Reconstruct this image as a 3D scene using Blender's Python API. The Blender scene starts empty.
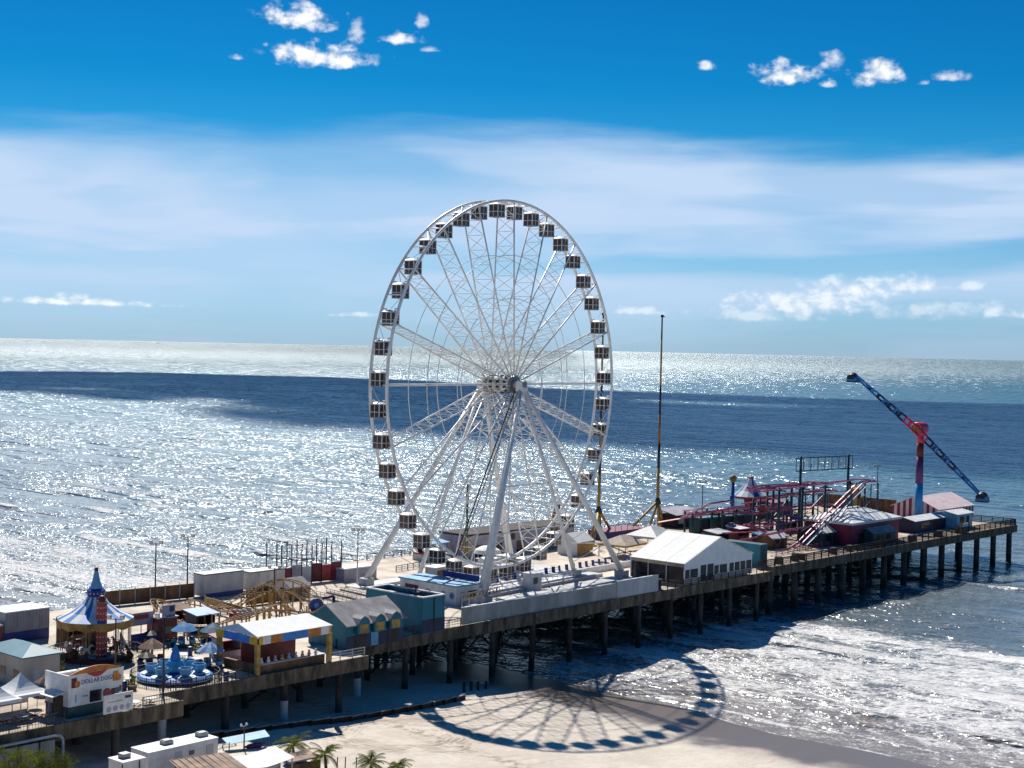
import bpy, math, random
from mathutils import Vector, Matrix
import numpy as np
random.seed(7); np.random.seed(7)
R = math.radians
sc = bpy.context.scene
col = sc.collection

# ------------------------------------------------------------------ frame, camera, light
# World X runs along the pier out to sea, Y across it (away from the camera's side), sea level is Z=0.
F, HC = 1500.0, 52.5
ROLL = math.atan(22.7 / 1024); PITCH = math.atan(35.4 * math.cos(ROLL) / F)
CAM = Vector((-190.8, -160.0, HC)); HEAD = R(42)
cam_rot = Matrix.Rotation(HEAD - R(90), 3, 'Z') @ Matrix.Rotation(R(90) - PITCH, 3, 'X') @ Matrix.Rotation(ROLL, 3, 'Z')
cd = bpy.data.cameras.new('camera'); camo = bpy.data.objects.new('camera', cd); col.objects.link(camo)
camo.location = CAM; camo.rotation_euler = cam_rot.to_euler()
cd.sensor_width = 36; cd.lens = 36 * F / 1024; cd.clip_start = 1; cd.clip_end = 300000
sc.camera = camo
def ray(px, py): return cam_rot @ Vector(((px - 512) / F, -(py - 384) / F, -1.0))
def at(px, py, z):
    d = ray(px, py); t = (z - HC) / d.z
    return CAM + d * t
def at_v(px, py, v):
    d = ray(px, py); t = (v - CAM.y) / d.y
    return CAM + d * t
def sky_dir(px, py):
    d = ray(px, py).normalized()
    return math.atan2(d.y, d.x), math.asin(d.z)

SUN_EL, SUN_AZ = R(44.5), R(57.3)
sv = Vector((math.cos(SUN_AZ) * math.cos(SUN_EL), math.sin(SUN_AZ) * math.cos(SUN_EL), math.sin(SUN_EL)))
sl = bpy.data.lights.new('sun', 'SUN'); sl.energy = 4.9; sl.angle = R(0.5); sl.color = (1.0, .95, .86)
so = bpy.data.objects.new('sun', sl); col.objects.link(so)
so.rotation_euler = (-sv).to_track_quat('-Z', 'Y').to_euler(); so.location = (0, 0, 300)

sc.view_settings.view_transform = 'Standard'; sc.view_settings.look = 'None'
sc.view_settings.exposure = 0.25; sc.view_settings.gamma = 1.0; sc.view_settings.use_curve_mapping = False
sc.cycles.sample_clamp_indirect = 4; sc.cycles.max_bounces = 6
sc.cycles.caustics_reflective = False; sc.cycles.caustics_refractive = False

class NT:
    """small node-tree helper"""
    def __init__(s, nt): s.nt = nt; s.n = nt.nodes; s.l = nt.links
    def new(s, t, **k):
        n = s.n.new(t)
        for a, b in k.items(): setattr(n, a, b)
        return n
    def put(s, inp, v):
        if v is None: return
        if hasattr(v, 'is_linked') or hasattr(v, 'links'): s.l.new(v, inp)
        else: inp.default_value = v
    def m(s, op, a, b=None, c=None, clamp=False):
        n = s.new('ShaderNodeMath', operation=op, use_clamp=clamp)
        s.put(n.inputs[0], a); s.put(n.inputs[1], b)
        if c is not None: s.put(n.inputs[2], c)
        return n.outputs[0]
    def vm(s, op, a, b=None):
        n = s.new('ShaderNodeVectorMath', operation=op)
        s.put(n.inputs[0], a); s.put(n.inputs[1], b)
        return n.outputs[0]
    def noise(s, vec, scale, detail=3, rough=.55, dim='3D'):
        n = s.new('ShaderNodeTexNoise', noise_dimensions=dim)
        if vec is not None: s.l.new(vec, n.inputs['Vector'])
        n.inputs['Scale'].default_value = scale; n.inputs['Detail'].default_value = detail; n.inputs['Roughness'].default_value = rough
        return n.outputs['Fac']
    def ss(s, v, a, b):            # smoothstep from a to b
        n = s.new('ShaderNodeMapRange', interpolation_type='SMOOTHSTEP')
        s.put(n.inputs[0], v); s.put(n.inputs[1], a); s.put(n.inputs[2], b)
        n.inputs[3].default_value = 0; n.inputs[4].default_value = 1
        return n.outputs[0]
    def mix(s, f, a, b, blend='MIX'):
        n = s.new('ShaderNodeMix', data_type='RGBA', blend_type=blend)
        s.put(n.inputs[0], f)
        for i, v in ((6, a), (7, b)):
            if isinstance(v, tuple): n.inputs[i].default_value = v if len(v) == 4 else (*v, 1)
            else: s.l.new(v, n.inputs[i])
        return n.outputs[2]
    def comb(s, x, y, z):
        n = s.new('ShaderNodeCombineXYZ'); s.put(n.inputs[0], x); s.put(n.inputs[1], y); s.put(n.inputs[2], z); return n.outputs[0]
    def ramp(s, v, stops):
        n = s.new('ShaderNodeValToRGB'); s.l.new(v, n.inputs[0]); e = n.color_ramp.elements
        while len(e) < len(stops): e.new(.5)
        for k, (p, c) in enumerate(stops): e[k].position = p; e[k].color = (*c, 1)
        return n.outputs[0]

# ---- the sky: Nishita, graded by elevation, a cirrus veil and small cumulus by direction
w = bpy.data.worlds.new('World'); sc.world = w; w.use_nodes = True
t = NT(w.node_tree); t.n.clear()
sky = t.new('ShaderNodeTexSky', sky_type='NISHITA', sun_disc=False)
sky.sun_elevation = SUN_EL; sky.sun_rotation = R(90) - SUN_AZ; sky.air_density = 1.0; sky.dust_density = .3; sky.ozone_density = 3.0
tc = t.new('ShaderNodeTexCoord'); dirv = t.vm('NORMALIZE', tc.outputs['Generated'])
sx = t.new('ShaderNodeSeparateXYZ'); t.l.new(dirv, sx.inputs[0])
el = t.m('ARCSINE', sx.outputs[2]); az = t.m('ARCTAN2', sx.outputs[1], sx.outputs[0])
eld = t.m('MULTIPLY', el, 57.2958); azd = t.m('MULTIPLY', az, 57.2958)
SKYK = 0.10
grade = t.ramp(t.m('DIVIDE', eld, 90, clamp=True), [(0, (.25, .47, .86)), (.03, (.22, .50, .80)), (.075, (.06, .42, .66)), (.11, (.013, .33, .58)), (.16, (.008, .27, .52)), (.30, (.008, .33, .60)), (.7, (.03, .33, .60)), (1, (.05, .32, .56))])
base = t.mix(1.0, sky.outputs[0], grade, 'MULTIPLY')
cs = t.comb(t.m('MULTIPLY', azd, .055), t.m('MULTIPLY', eld, .42), 0.0)
n1 = t.noise(cs, 1.0, 5, .55); n2 = t.noise(t.vm('ADD', cs, (7.3, 2.1, 0)), .55, 4, .5)
wob = t.m('MULTIPLY', t.m('SUBTRACT', n1, .5), 3.4)
e2 = t.m('ADD', eld, wob)
streak = t.noise(t.comb(t.m('MULTIPLY', azd, .09), t.m('ADD', t.m('MULTIPLY', eld, .55), t.m('MULTIPLY', n2, 3.0)), 3.0), 1.0, 3, .5)
veil = t.m('MULTIPLY', t.ss(e2, 8.3, 6.7), t.m('ADD', .40, t.m('ADD', t.m('MULTIPLY', t.ss(n2, .38, .60), .30), t.m('MULTIPLY', t.ss(streak, .38, .60), .36))))
lowclear = t.m('MULTIPLY', t.m('MULTIPLY', t.ss(e2, 2.6, 3.2), t.ss(e2, 4.3, 3.7)), t.ss(azd, 52, 38))
veil = t.m('MULTIPLY', veil, t.m('SUBTRACT', 1.0, t.m('MULTIPLY', lowclear, .55)))
veil = t.m('MULTIPLY', veil, t.m('ADD', .45, t.m('MULTIPLY', t.ss(eld, .3, 3.5), .55)))
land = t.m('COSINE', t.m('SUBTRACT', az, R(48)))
veil = t.m('MULTIPLY', veil, t.m('ADD', .25, t.m('MULTIPLY', t.ss(land, -.1, .7), .75)))  # veil thinned on the unseen landward side to lessen fill light
vs = 1.0 / SKYK
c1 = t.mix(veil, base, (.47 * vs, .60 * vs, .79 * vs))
# cumulus: (px, py, half width px, half height px, density)
CU = [(300, 20, 36, 16, 1.0), (322, 58, 50, 15, 1.1), (358, 36, 10, 14, .6), (404, 40, 22, 7, .85), (423, 22, 8, 9, .6), (431, 50, 10, 4, .5), (237, 58, 8, 4, .7),
      (706, 68, 10, 6, .9), (784, 76, 28, 14, 1.05), (832, 62, 11, 11, .7), (829, 85, 9, 5, .8), (877, 74, 24, 17, .95), (950, 78, 17, 6, .7), (925, 83, 6, 4, .5),
      (800, 306, 78, 17, .62), (850, 290, 62, 14, .72), (905, 286, 38, 11, .6), (930, 312, 70, 12, .36), (972, 287, 12, 6, .45), (1006, 314, 30, 8, .5), (760, 316, 66, 10, .36),
      (86, 303, 80, 4.5, .75), (72, 298, 16, 6, .8), (356, 315, 24, 4, .6), (640, 312, 36, 6, .45)]
nsv = t.comb(t.m('MULTIPLY', azd, 1.0), t.m('MULTIPLY', eld, 1.35), 0.0)
nA = t.noise(nsv, 1.25, 4, .55); nB = t.noise(t.vm('ADD', nsv, (31, 5, 2)), 3.2, 3, .5)
rag = t.m('ADD', t.m('MULTIPLY', t.m('SUBTRACT', nA, .5), 2.3), t.m('MULTIPLY', t.m('SUBTRACT', nB, .5), 1.0))
cum = None; shade = None
for px, py, hw, hh, dens in CU:
    a0, e0 = sky_dir(px, py); k = 57.2958 / F
    dx = t.m('DIVIDE', t.m('SUBTRACT', azd, math.degrees(a0)), hw * k); dy = t.m('DIVIDE', t.m('SUBTRACT', eld, math.degrees(e0)), hh * k)
    dyb = t.m('MULTIPLY', dy, t.m('ADD', 1.0, t.m('MULTIPLY', t.ss(dy, .0, -.4), .7)))     # flatter base
    d = t.m('SQRT', t.m('ADD', t.m('MULTIPLY', dx, dx), t.m('MULTIPLY', dyb, dyb)))
    f = t.m('MULTIPLY', t.ss(t.m('ADD', d, t.m('MULTIPLY', rag, -1.0)), 1.15, .05), dens, clamp=True)
    cum = f if cum is None else t.m('MAXIMUM', cum, f)
ccol = t.mix(t.ss(nA, .34, .62), (.55 * vs, .64 * vs, .76 * vs), (.95 * vs, .95 * vs, .96 * vs))
c2 = t.mix(cum, c1, ccol)
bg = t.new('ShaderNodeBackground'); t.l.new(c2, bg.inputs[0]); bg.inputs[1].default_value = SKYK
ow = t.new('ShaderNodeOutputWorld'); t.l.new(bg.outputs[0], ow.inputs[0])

# ------------------------------------------------------------------ materials
MATS = {}
def mat(name, c, rough=.6, metal=0, var=.18, scale=.6, streak=0, bump=0, c2=None):
    m = bpy.data.materials.new(name); m.use_nodes = True; k = NT(m.node_tree)
    b = k.n['Principled BSDF']; tcn = k.new('ShaderNodeTexCoord'); v = tcn.outputs['Object']
    if streak: v = k.vm('MULTIPLY', v, (1, 1, 1.0 / streak))
    nz = k.noise(v, scale, 5, .6)
    f = k.ss(nz, .3, .72)
    lo = c2 if c2 else tuple(x * (1 - var * 1.6) for x in c)
    hi = tuple(min(1, x * (1 + var * .4)) for x in c)
    k.l.new(k.mix(f, lo, hi), b.inputs['Base Color'])
    b.inputs['Roughness'].default_value = rough; b.inputs['Metallic'].default_value = metal
    if bump:
        bp = k.new('ShaderNodeBump'); bp.inputs['Strength'].default_value = bump; bp.inputs['Distance'].default_value = .05
        k.l.new(k.noise(tcn.outputs['Object'], scale * 6, 4), bp.inputs['Height']); k.l.new(bp.outputs[0], b.inputs['Normal'])
    MATS[name] = m
    return m
mat('white_steel', (.88, .86, .82), .35, 0, .12, .4)
mat('white_paint', (.78, .77, .75), .5, 0, .14, .7)
mat('white_fabric', (.80, .80, .79), .75, 0, .07, .5)
mat('offwhite', (.62, .60, .55), .6, 0, .2, .7, 3)
mat('grey_paint', (.33, .34, .36), .6, 0, .2, .7, 3)
mat('pale_grey', (.50, .51, .53), .6, 0, .15, .5, 3)
mat('steel_grey', (.30, .31, .33), .4, .6, .2, .8)
mat('dark_steel', (.045, .04, .05), .5, .3, .3, .8)
mat('black', (.015, .014, .016), .5, 0, .3)
mat('dark_glass', (.075, .036, .026), .08, 0, .3, 1.2)
mat('window_dark', (.02, .02, .028), .15, 0, .3)
mat('concrete', (.17, .13, .085), .85, 0, .5, .9, 3.5, .3)
mat('concrete_pale', (.42, .41, .39), .85, 0, .25, .35, 3, .2)
mat('pile_concrete', (.085, .07, .062), .9, 0, .45, .5, 2, .3)
mat('wood_deck', (.56, .45, .34), .85, 0, .3, .25, 0, .2)
mat('pavement', (.68, .58, .47), .85, 0, .22, .2, 0, .1)
mat('timber_dark', (.055, .035, .027), .85, 0, .4, .8)
mat('timber_brown', (.20, .11, .055), .8, 0, .35, .7, 2)
mat('timber_pale', (.50, .43, .35), .85, 0, .3, .9)
mat('gold', (.38, .19, .045), .5, 0, .35, 1.2)
mat('ochre', (.50, .30, .06), .55, 0, .3, 1.0)
mat('yellow', (.70, .42, .03), .5, 0, .15, .8)
mat('orange', (.62, .20, .02), .5, 0, .3, 1.2)
mat('red', (.42, .025, .03), .45, 0, .25, .8)
mat('crimson', (.78, .04, .14), .4, 0, .2, .5)
mat('dark_red', (.16, .012, .018), .55, 0, .3, .8)
mat('maroon', (.24, .02, .06), .6, 0, .25, .6, 3)
mat('blue', (.02, .11, .40), .45, 0, .25, .8)
mat('bright_blue', (.03, .22, .62), .45, 0, .15, .6)
mat('royal_blue', (.015, .05, .28), .5, 0, .3, .8)
mat('navy', (.012, .02, .075), .5, 0, .3, .8)
mat('arm_blue', (.03, .28, .65), .4, 0, .25, .6)
mat('tower_blue', (.02, .28, .65), .4, 0, .2, .3)
mat('teal', (.006, .17, .25), .55, 0, .18, .6, 3)
mat('teal_dark', (.01, .075, .09), .5, 0, .3, .7)
mat('cup_blue', (.10, .38, .62), .35, 0, .2, .8)
mat('sky_blue', (.16, .42, .66), .6, 0, .2, .6)
mat('lilac', (.40, .37, .45), .6, 0, .2, .6)
mat('pink_fabric', (.80, .62, .62), .7, 0, .12, .5)
mat('track_red', (.46, .09, .19), .45, .1, .3, .6)
mat('roof_grey', (.36, .34, .34), .8, 0, .25, .5, 0, .2)
mat('roof_brown', (.40, .27, .20), .85, 0, .35, .5)
mat('tan_fabric', (.46, .36, .26), .75, 0, .2, .6)
mat('beige_wall', (.46, .43, .38), .75, 0, .15, .5, 3)
mat('green_pole', (.05, .12, .04), .5, 0, .3, .8)
mat('horse_white', (.70, .66, .6), .4, 0, .15, 1.5)
mat('horse_brown', (.14, .06, .03), .45, 0, .3, 1.5)
mat('palm_trunk', (.12, .085, .055), .9, 0, .4, 3)
mat('palm_leaf', (.19, .22, .02), .5, 0, .45, 1.2, c2=(.05, .08, .015))
mat('shrub_leaf', (.34, .36, .04), .6, 0, .4, .5, c2=(.07, .10, .015))
mat('shrub_stem', (.10, .07, .04), .9, 0, .3, 2)
mat('cloud_white', (.85, .85, .86), .95, 0, .05, .002)
mat('purple', (.12, .02, .16), .5, 0, .2)

k = NT(MATS['pile_concrete'].node_tree); b = k.n['Principled BSDF']; src = b.inputs['Base Color'].links[0].from_socket     # dark weed below the tide line
po = k.new('ShaderNodeTexCoord').outputs['Object']; sp = k.new('ShaderNodeSeparateXYZ'); k.l.new(po, sp.inputs[0])
k.l.new(k.mix(k.ss(k.m('ADD', sp.outputs[2], k.m('MULTIPLY', k.noise(po, 1.1, 3), 1.6)), 3.6, 2.4), src, (.018, .018, .012)), b.inputs['Base Color'])
for nm in ('palm_leaf', 'shrub_leaf'):      # thin leaves let some sun through
    k = NT(MATS[nm].node_tree); b = k.n['Principled BSDF']; tl = k.new('ShaderNodeBsdfTranslucent'); src = b.inputs['Base Color'].links[0].from_socket
    k.l.new(src, tl.inputs[0]); b.inputs['Roughness'].default_value = .8; b.inputs['Specular IOR Level'].default_value = .2
    mx = k.new('ShaderNodeMixShader'); mx.inputs[0].default_value = .45; k.l.new(b.outputs[0], mx.inputs[1]); k.l.new(tl.outputs[0], mx.inputs[2]); k.l.new(mx.outputs[0], k.n['Material Output'].inputs['Surface'])

# ------------------------------------------------------------------ mesh builder
class MB:
    def __init__(s, m='white_paint'): s.v = []; s.f = []; s.mi = []; s.sm = []; s.slots = []; s.use(m)
    def use(s, m):
        if m not in s.slots: s.slots.append(m)
        s.cur = s.slots.index(m); return s
    def add(s, vs, fs, smooth=False):
        o = len(s.v); s.v += [tuple(p) for p in vs]
        for f in fs: s.f.append([o + i for i in f]); s.mi.append(s.cur); s.sm.append(smooth)
        return s
    def bx(s, x0, x1, y0, y1, z0, z1):
        return s.add([(x0, y0, z0), (x1, y0, z0), (x1, y1, z0), (x0, y1, z0), (x0, y0, z1), (x1, y0, z1), (x1, y1, z1), (x0, y1, z1)],
                     [(0, 3, 2, 1), (4, 5, 6, 7), (0, 1, 5, 4), (1, 2, 6, 5), (2, 3, 7, 6), (3, 0, 4, 7)])
    def box(s, c, d, rz=0, rx=0, ry=0):
        M = Matrix.Rotation(rz, 3, 'Z') @ Matrix.Rotation(ry, 3, 'Y') @ Matrix.Rotation(rx, 3, 'X'); c = Vector(c); a, b, e = d[0] / 2, d[1] / 2, d[2] / 2
        vs = [c + M @ Vector(p) for p in [(-a, -b, -e), (a, -b, -e), (a, b, -e), (-a, b, -e), (-a, -b, e), (a, -b, e), (a, b, e), (-a, b, e)]]
        return s.add(vs, [(0, 3, 2, 1), (4, 5, 6, 7), (0, 1, 5, 4), (1, 2, 6, 5), (2, 3, 7, 6), (3, 0, 4, 7)])
    def tube(s, p, q, r, r2=None, n=6, caps=True):
        p, q = Vector(p), Vector(q); d = q - p
        if d.length < 1e-6: return s
        r2 = r if r2 is None else r2
        z = d.normalized(); x = z.orthogonal().normalized(); y = z.cross(x)
        vs = []
        for c, rr in ((p, r), (q, r2)):
            for i in range(n):
                a = 2 * math.pi * i / n; vs.append(c + (x * math.cos(a) + y * math.sin(a)) * rr)
        s.add(vs, [(i, (i + 1) % n, n + (i + 1) % n, n + i) for i in range(n)], n > 5)
        if caps: o = len(s.v) - 2 * n; s.f.append([o + i for i in range(n)][::-1]); s.f.append([o + n + i for i in range(n)]); s.mi += [s.cur] * 2; s.sm += [False] * 2
        return s
    def path(s, pts, r, n=5, closed=False):
        m = len(pts)
        for i in range(m if closed else m - 1): s.tube(pts[i], pts[(i + 1) % m], r, n=n, caps=not closed)
        return s
    def lathe(s, prof, n=20, c=(0, 0, 0), mats=None, smooth=True, axis='z'):
        c = Vector(c)
        for j in range(len(prof) - 1):
            (r0, z0), (r1, z1) = prof[j], prof[j + 1]
            for i in range(n):
                if mats: s.use(mats[i % len(mats)])
                a, b = 2 * math.pi * i / n, 2 * math.pi * (i + 1) / n
                def P(rr, aa, zz):
                    q = (rr * math.cos(aa), rr * math.sin(aa), zz)
                    if axis == 'y': q = (q[0], q[2], -q[1])
                    if axis == 'x': q = (q[2], q[0], q[1])
                    return c + Vector(q)
                vs = [P(r0, a, z0), P(r0, b, z0), P(r1, b, z1), P(r1, a, z1)]
                if r0 < 1e-6: s.add([vs[0], vs[2], vs[3]], [(0, 1, 2)], smooth and not mats)
                elif r1 < 1e-6: s.add(vs[:3], [(0, 1, 2)], smooth and not mats)
                else: s.add(vs, [(0, 1, 2, 3)], smooth and not mats)
        return s
    def ball(s, c, r, n=10, sz=1.0):
        return s.lathe([(r * math.sin(math.pi * k / 6), -r * sz * math.cos(math.pi * k / 6)) for k in range(7)], n, c)
    def face(s, pts): return s.add(pts, [tuple(range(len(pts)))])
    def slab(s, pts, th, d=None):
        """polygon of any tilt given a thickness below it"""
        P = [Vector(p) for p in pts]; nrm = (P[1] - P[0]).cross(P[-1] - P[0]).normalized() if d is None else Vector(d)
        Q = [p - nrm * th for p in P]; n = len(P)
        s.add(P + Q, [tuple(range(n)), tuple(range(2 * n - 1, n - 1, -1))] + [(i, n + i, n + (i + 1) % n, (i + 1) % n) for i in range(n)])
        return s
    def prism(s, poly, z0, z1):
        n = len(poly)
        return s.add([(x, y, z0) for x, y in poly] + [(x, y, z1) for x, y in poly],
                     [tuple(range(n))[::-1], tuple(range(n, 2 * n))] + [(i, (i + 1) % n, n + (i + 1) % n, n + i) for i in range(n)])
    def build(s, name, parent=None, loc=None, rz=0):
        me = bpy.data.meshes.new(name); me.from_pydata(s.v, [], s.f)
        for m in s.slots: me.materials.append(MATS[m])
        me.polygons.foreach_set('material_index', s.mi); me.polygons.foreach_set('use_smooth', s.sm); me.update()
        o = bpy.data.objects.new(name, me); col.objects.link(o)
        if parent: o.parent = parent
        if loc is not None: o.location = loc
        if rz: o.rotation_euler.z = rz
        return o
def tag(o, label=None, cat=None, group=None, kind=None):
    if label: o['label'] = label
    if cat: o['category'] = cat
    if group: o['group'] = group
    if kind: o['kind'] = kind
    return o
def thing(name, label, cat, loc, rz=0, group=None):
    e = bpy.data.objects.new(name, None); col.objects.link(e); e.empty_display_size = .5
    e.location = loc; e.rotation_euler.z = rz
    return tag(e, label, cat, group)
def copy_tree(o, parent=None):
    c = o.copy(); col.objects.link(c)
    if parent: c.parent = parent
    for ch in list(o.children): copy_tree(ch, c)
    return c
def text_mesh(body, size, m, name, parent, loc, rot, depth=.03, sx=1.0):
    cu = bpy.data.curves.new(name, 'FONT'); cu.body = body; cu.size = size; cu.align_x = 'CENTER'; cu.align_y = 'CENTER'; cu.extrude = depth; cu.resolution_u = 2
    to = bpy.data.objects.new(name, cu); col.objects.link(to); dg = bpy.context.evaluated_depsgraph_get(); dg.update()
    me = bpy.data.meshes.new_from_object(to.evaluated_get(dg)); bpy.data.objects.remove(to)
    me.materials.clear(); me.materials.append(MATS[m])
    o = bpy.data.objects.new(name, me); col.objects.link(o); o.parent = parent; o.location = loc; o.rotation_euler = rot; o.scale.x = sx
    return o
Z0 = 9.5     # deck level

# ------------------------------------------------------------------ sea, beach
def vnoise(x, y, seed=0):
    """smooth value noise on arrays"""
    rs = np.random.RandomState(seed); G = rs.rand(256, 256)
    xi = np.floor(x).astype(int); yi = np.floor(y).astype(int); fx = x - xi; fy = y - yi
    fx = fx * fx * (3 - 2 * fx); fy = fy * fy * (3 - 2 * fy)
    g = lambda a, b: G[a % 256, b % 256]
    return (g(xi, yi) * (1 - fx) + g(xi + 1, yi) * fx) * (1 - fy) + (g(xi, yi + 1) * (1 - fx) + g(xi + 1, yi + 1) * fx) * fy
def fbm(x, y, seed=0, o=4):
    r = 0; a = .5
    for k in range(o): r = r + a * vnoise(x * 2 ** k, y * 2 ** k, seed + k); a *= .5
    return r / (1 - .5 ** o)
def sstep(x, a, b):
    q = np.clip((x - a) / (b - a), 0, 1); return q * q * (3 - 2 * q)
def shore(y):   # waterline u as a function of v: the groyne and pier hold the sand back on the far side
    return -12 - 55 * sstep(y, 8, 52) - .06 * np.clip(-y - 30, 0, 400) * .3 + (fbm(y / 22, y * 0 + 3.3, 5) - .5) * 7
def grid_mesh(name, xs, ys, zf, m, attrs=()):
    X, Y = np.meshgrid(xs, ys, indexing='ij'); Zv = zf(X, Y); nx, ny = X.shape
    co = np.stack([X, Y, Zv], -1).reshape(-1, 3)
    i = np.arange(nx * ny).reshape(nx, ny); q = np.stack([i[:-1, :-1], i[1:, :-1], i[1:, 1:], i[:-1, 1:]], -1).reshape(-1, 4)
    me = bpy.data.meshes.new(name); me.vertices.add(len(co)); me.vertices.foreach_set('co', co.ravel())
    me.loops.add(q.size); me.loops.foreach_set('vertex_index', q.ravel().astype(np.int32))
    me.polygons.add(len(q)); me.polygons.foreach_set('loop_start', np.arange(0, q.size, 4, dtype=np.int32)); me.polygons.foreach_set('loop_total', np.full(len(q), 4, np.int32))
    me.update(calc_edges=True); me.polygons.foreach_set('use_smooth', np.ones(len(q), bool)); me.materials.append(m)
    for an, fn in attrs:
        a = me.attributes.new(an, 'FLOAT', 'POINT'); a.data.foreach_set('value', fn(X, Y).ravel().astype(np.float32))
    o = bpy.data.objects.new(name, me); col.objects.link(o); return o
def geo(a, b, n): return list(np.geomspace(a, b, n))
def crest(X, Y):
    """travelling swell: steep crests parallel to the shore that grow and break near it"""
    d = X - shore(Y); warp = (fbm(X / 60, Y / 90, 11) - .5) * 26
    ph = (d + warp) / 19.0
    s = .5 + .5 * np.cos(2 * np.pi * ph); sharp = s ** 3
    along = sstep(fbm(X / 24, Y / 30, 21), .46, .68)
    return sharp * along, d
def sea_z(X, Y):
    c, d = crest(X, Y)
    amp = sstep(d, -2, 22) * (.8 - .5 * sstep(d, 60, 240)) * (1 - sstep(np.hypot(X, Y), 500, 1500))
    small = (fbm(X / 6, Y / 11, 31) - .5) * .55 * sstep(d, 0, 15) * (1 - sstep(np.hypot(X, Y), 400, 900))
    return c * amp + small + (fbm(X / 2.2, Y / 3.5, 41, 3) - .5) * .28 * sstep(d, 3, 15) * (1 - sstep(d, 90, 200))
def foam_f(X, Y):
    c, d = crest(X, Y); jit = (fbm(X / 14, Y / 30, 51) - .5) * 16; e = d + jit
    edge = np.exp(-((d - .9 - (fbm(X / 5, Y / 5, 3) - .5) * 1.5) / .7) ** 2) * .85
    l2 = np.exp(-((e - 7.5) / 1.0) ** 2) * .75 + np.exp(-((e - 4) / .6) ** 2) * .4
    near = .33 * sstep(d, 0, 4) * (1 - sstep(e, 12, 18))
    left = sstep(Y, 40, 90)
    body = sstep(e, 7, 15) * (1 - sstep(e, 72, 90)) * (.60 + .34 * (fbm(X / 9, Y / 18, 61) - .5) * 2) * (1 - .40 * left * (.45 + fbm(X / 9, Y / 26, 66)))
    bands = .5 + .5 * np.cos(2 * np.pi * (d + (fbm(X / 40, Y / 60, 13) - .5) * 40) / (17 + 5 * left))
    body = body * (.70 + .46 * bands ** 1.5 * (.4 + fbm(X / 16, Y / 20, 17))) * (1 - .22 * left)
    br = c * (1 - sstep(d, 120, 260)) * .50 * (.55 + .9 * fbm(X / 4, Y / 9, 77)) * sstep(d, 18, 40)
    far = .12 * (1 - sstep(d, 150, 320)) + .16 * left * (1 - sstep(d, 90, 200))
    under = sstep(Y, -1, 5) * (1 - sstep(Y, 52, 62))  # foam thinned under the deck to darken the shaded water there
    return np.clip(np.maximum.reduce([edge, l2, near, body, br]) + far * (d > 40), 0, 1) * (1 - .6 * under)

ms = bpy.data.materials.new('sea_water'); ms.use_nodes = True; k = NT(ms.node_tree); b = k.n['Principled BSDF']
pos = k.new('ShaderNodeTexCoord').outputs['Object']
at_f = k.new('ShaderNodeAttribute', attribute_name='foam').outputs['Fac']
at_d = k.new('ShaderNodeAttribute', attribute_name='shore_distance').outputs['Fac']

rad = k.vm('MULTIPLY', pos, (1, 1, 0)); dist = k.m('SQRT', k.m('ADD', 1.0, k.new('ShaderNodeVectorMath', operation='DOT_PRODUCT').outputs['Value']))
dn = dist.node.inputs[0].links[0].from_node.inputs[1].links[0].from_node; k.l.new(rad, dn.inputs[0]); k.l.new(rad, dn.inputs[1])
def wav(sx, sy, det, off_): return k.noise(k.vm('ADD', k.vm('MULTIPLY', pos, (sx, sy, 1)), (off_, off_ * .7, 0)), 1.0, det, .5)
far1 = k.ss(dist, 120, 520); far2 = k.ss(dist, 500, 1500); far3 = k.ss(dist, 1500, 4000); far4 = k.ss(dist, 4000, 12000)
def env(a, b_): return k.m('MULTIPLY', a, k.m('SUBTRACT', 1.0, b_)) if a is not None else k.m('SUBTRACT', 1.0, b_)
hA = wav(1 / 1.3, 1 / 2.0, 2, 0); hB = wav(1 / 3.2, 1 / 5.2, 2, 11); hC = wav(1 / 9.0, 1 / 15.0, 2, 23); hD = wav(1 / 26.0, 1 / 42.0, 2, 37); hE = wav(1 / 80., 1 / 120., 2, 51)
parts = [k.m('MULTIPLY', hA, k.m('MULTIPLY', 1.15, env(None, far1))), k.m('MULTIPLY', hB, k.m('ADD', .7, k.m('MULTIPLY', 2.4, env(far1, far2)))),
         k.m('MULTIPLY', hC, k.m('ADD', 2.0, k.m('MULTIPLY', 8.0, env(far2, far3)))), k.m('MULTIPLY', hD, k.m('ADD', 2.2, k.m('MULTIPLY', 36.0, env(far3, far4)))), k.m('MULTIPLY', hE, k.m('MULTIPLY', 70.0, far4))]
hsum = parts[0]
for q_ in parts[1:]: hsum = k.m('ADD', hsum, q_)
gust = k.m('ADD', k.m('MULTIPLY', k.ss(wav(1 / 55., 1 / 160., 3, 71), .36, .62), .55), k.m('MULTIPLY', k.ss(wav(1 / 12., 1 / 50., 2, 83), .36, .62), .35))
sxyz = k.new('ShaderNodeSeparateXYZ'); k.l.new(pos, sxyz.inputs[0])
glitter_amp = k.m('ADD', .44, k.m('MULTIPLY', .52, k.ss(k.m('ADD', k.m('SUBTRACT', sxyz.outputs[1], k.m('MULTIPLY', sxyz.outputs[0], .84)), k.m('MULTIPLY', hE, 160)), -190, 210)))   # waves made steeper toward the open side so the sun glitter gathers there
hsum = k.m('MULTIPLY', hsum, k.m('MULTIPLY', glitter_amp, k.m('ADD', .36, gust)))
bp = k.new('ShaderNodeBump'); bp.inputs['Strength'].default_value = 1.0; bp.inputs['Distance'].default_value = 1.0
k.l.new(hsum, bp.inputs['Height'])
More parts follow.
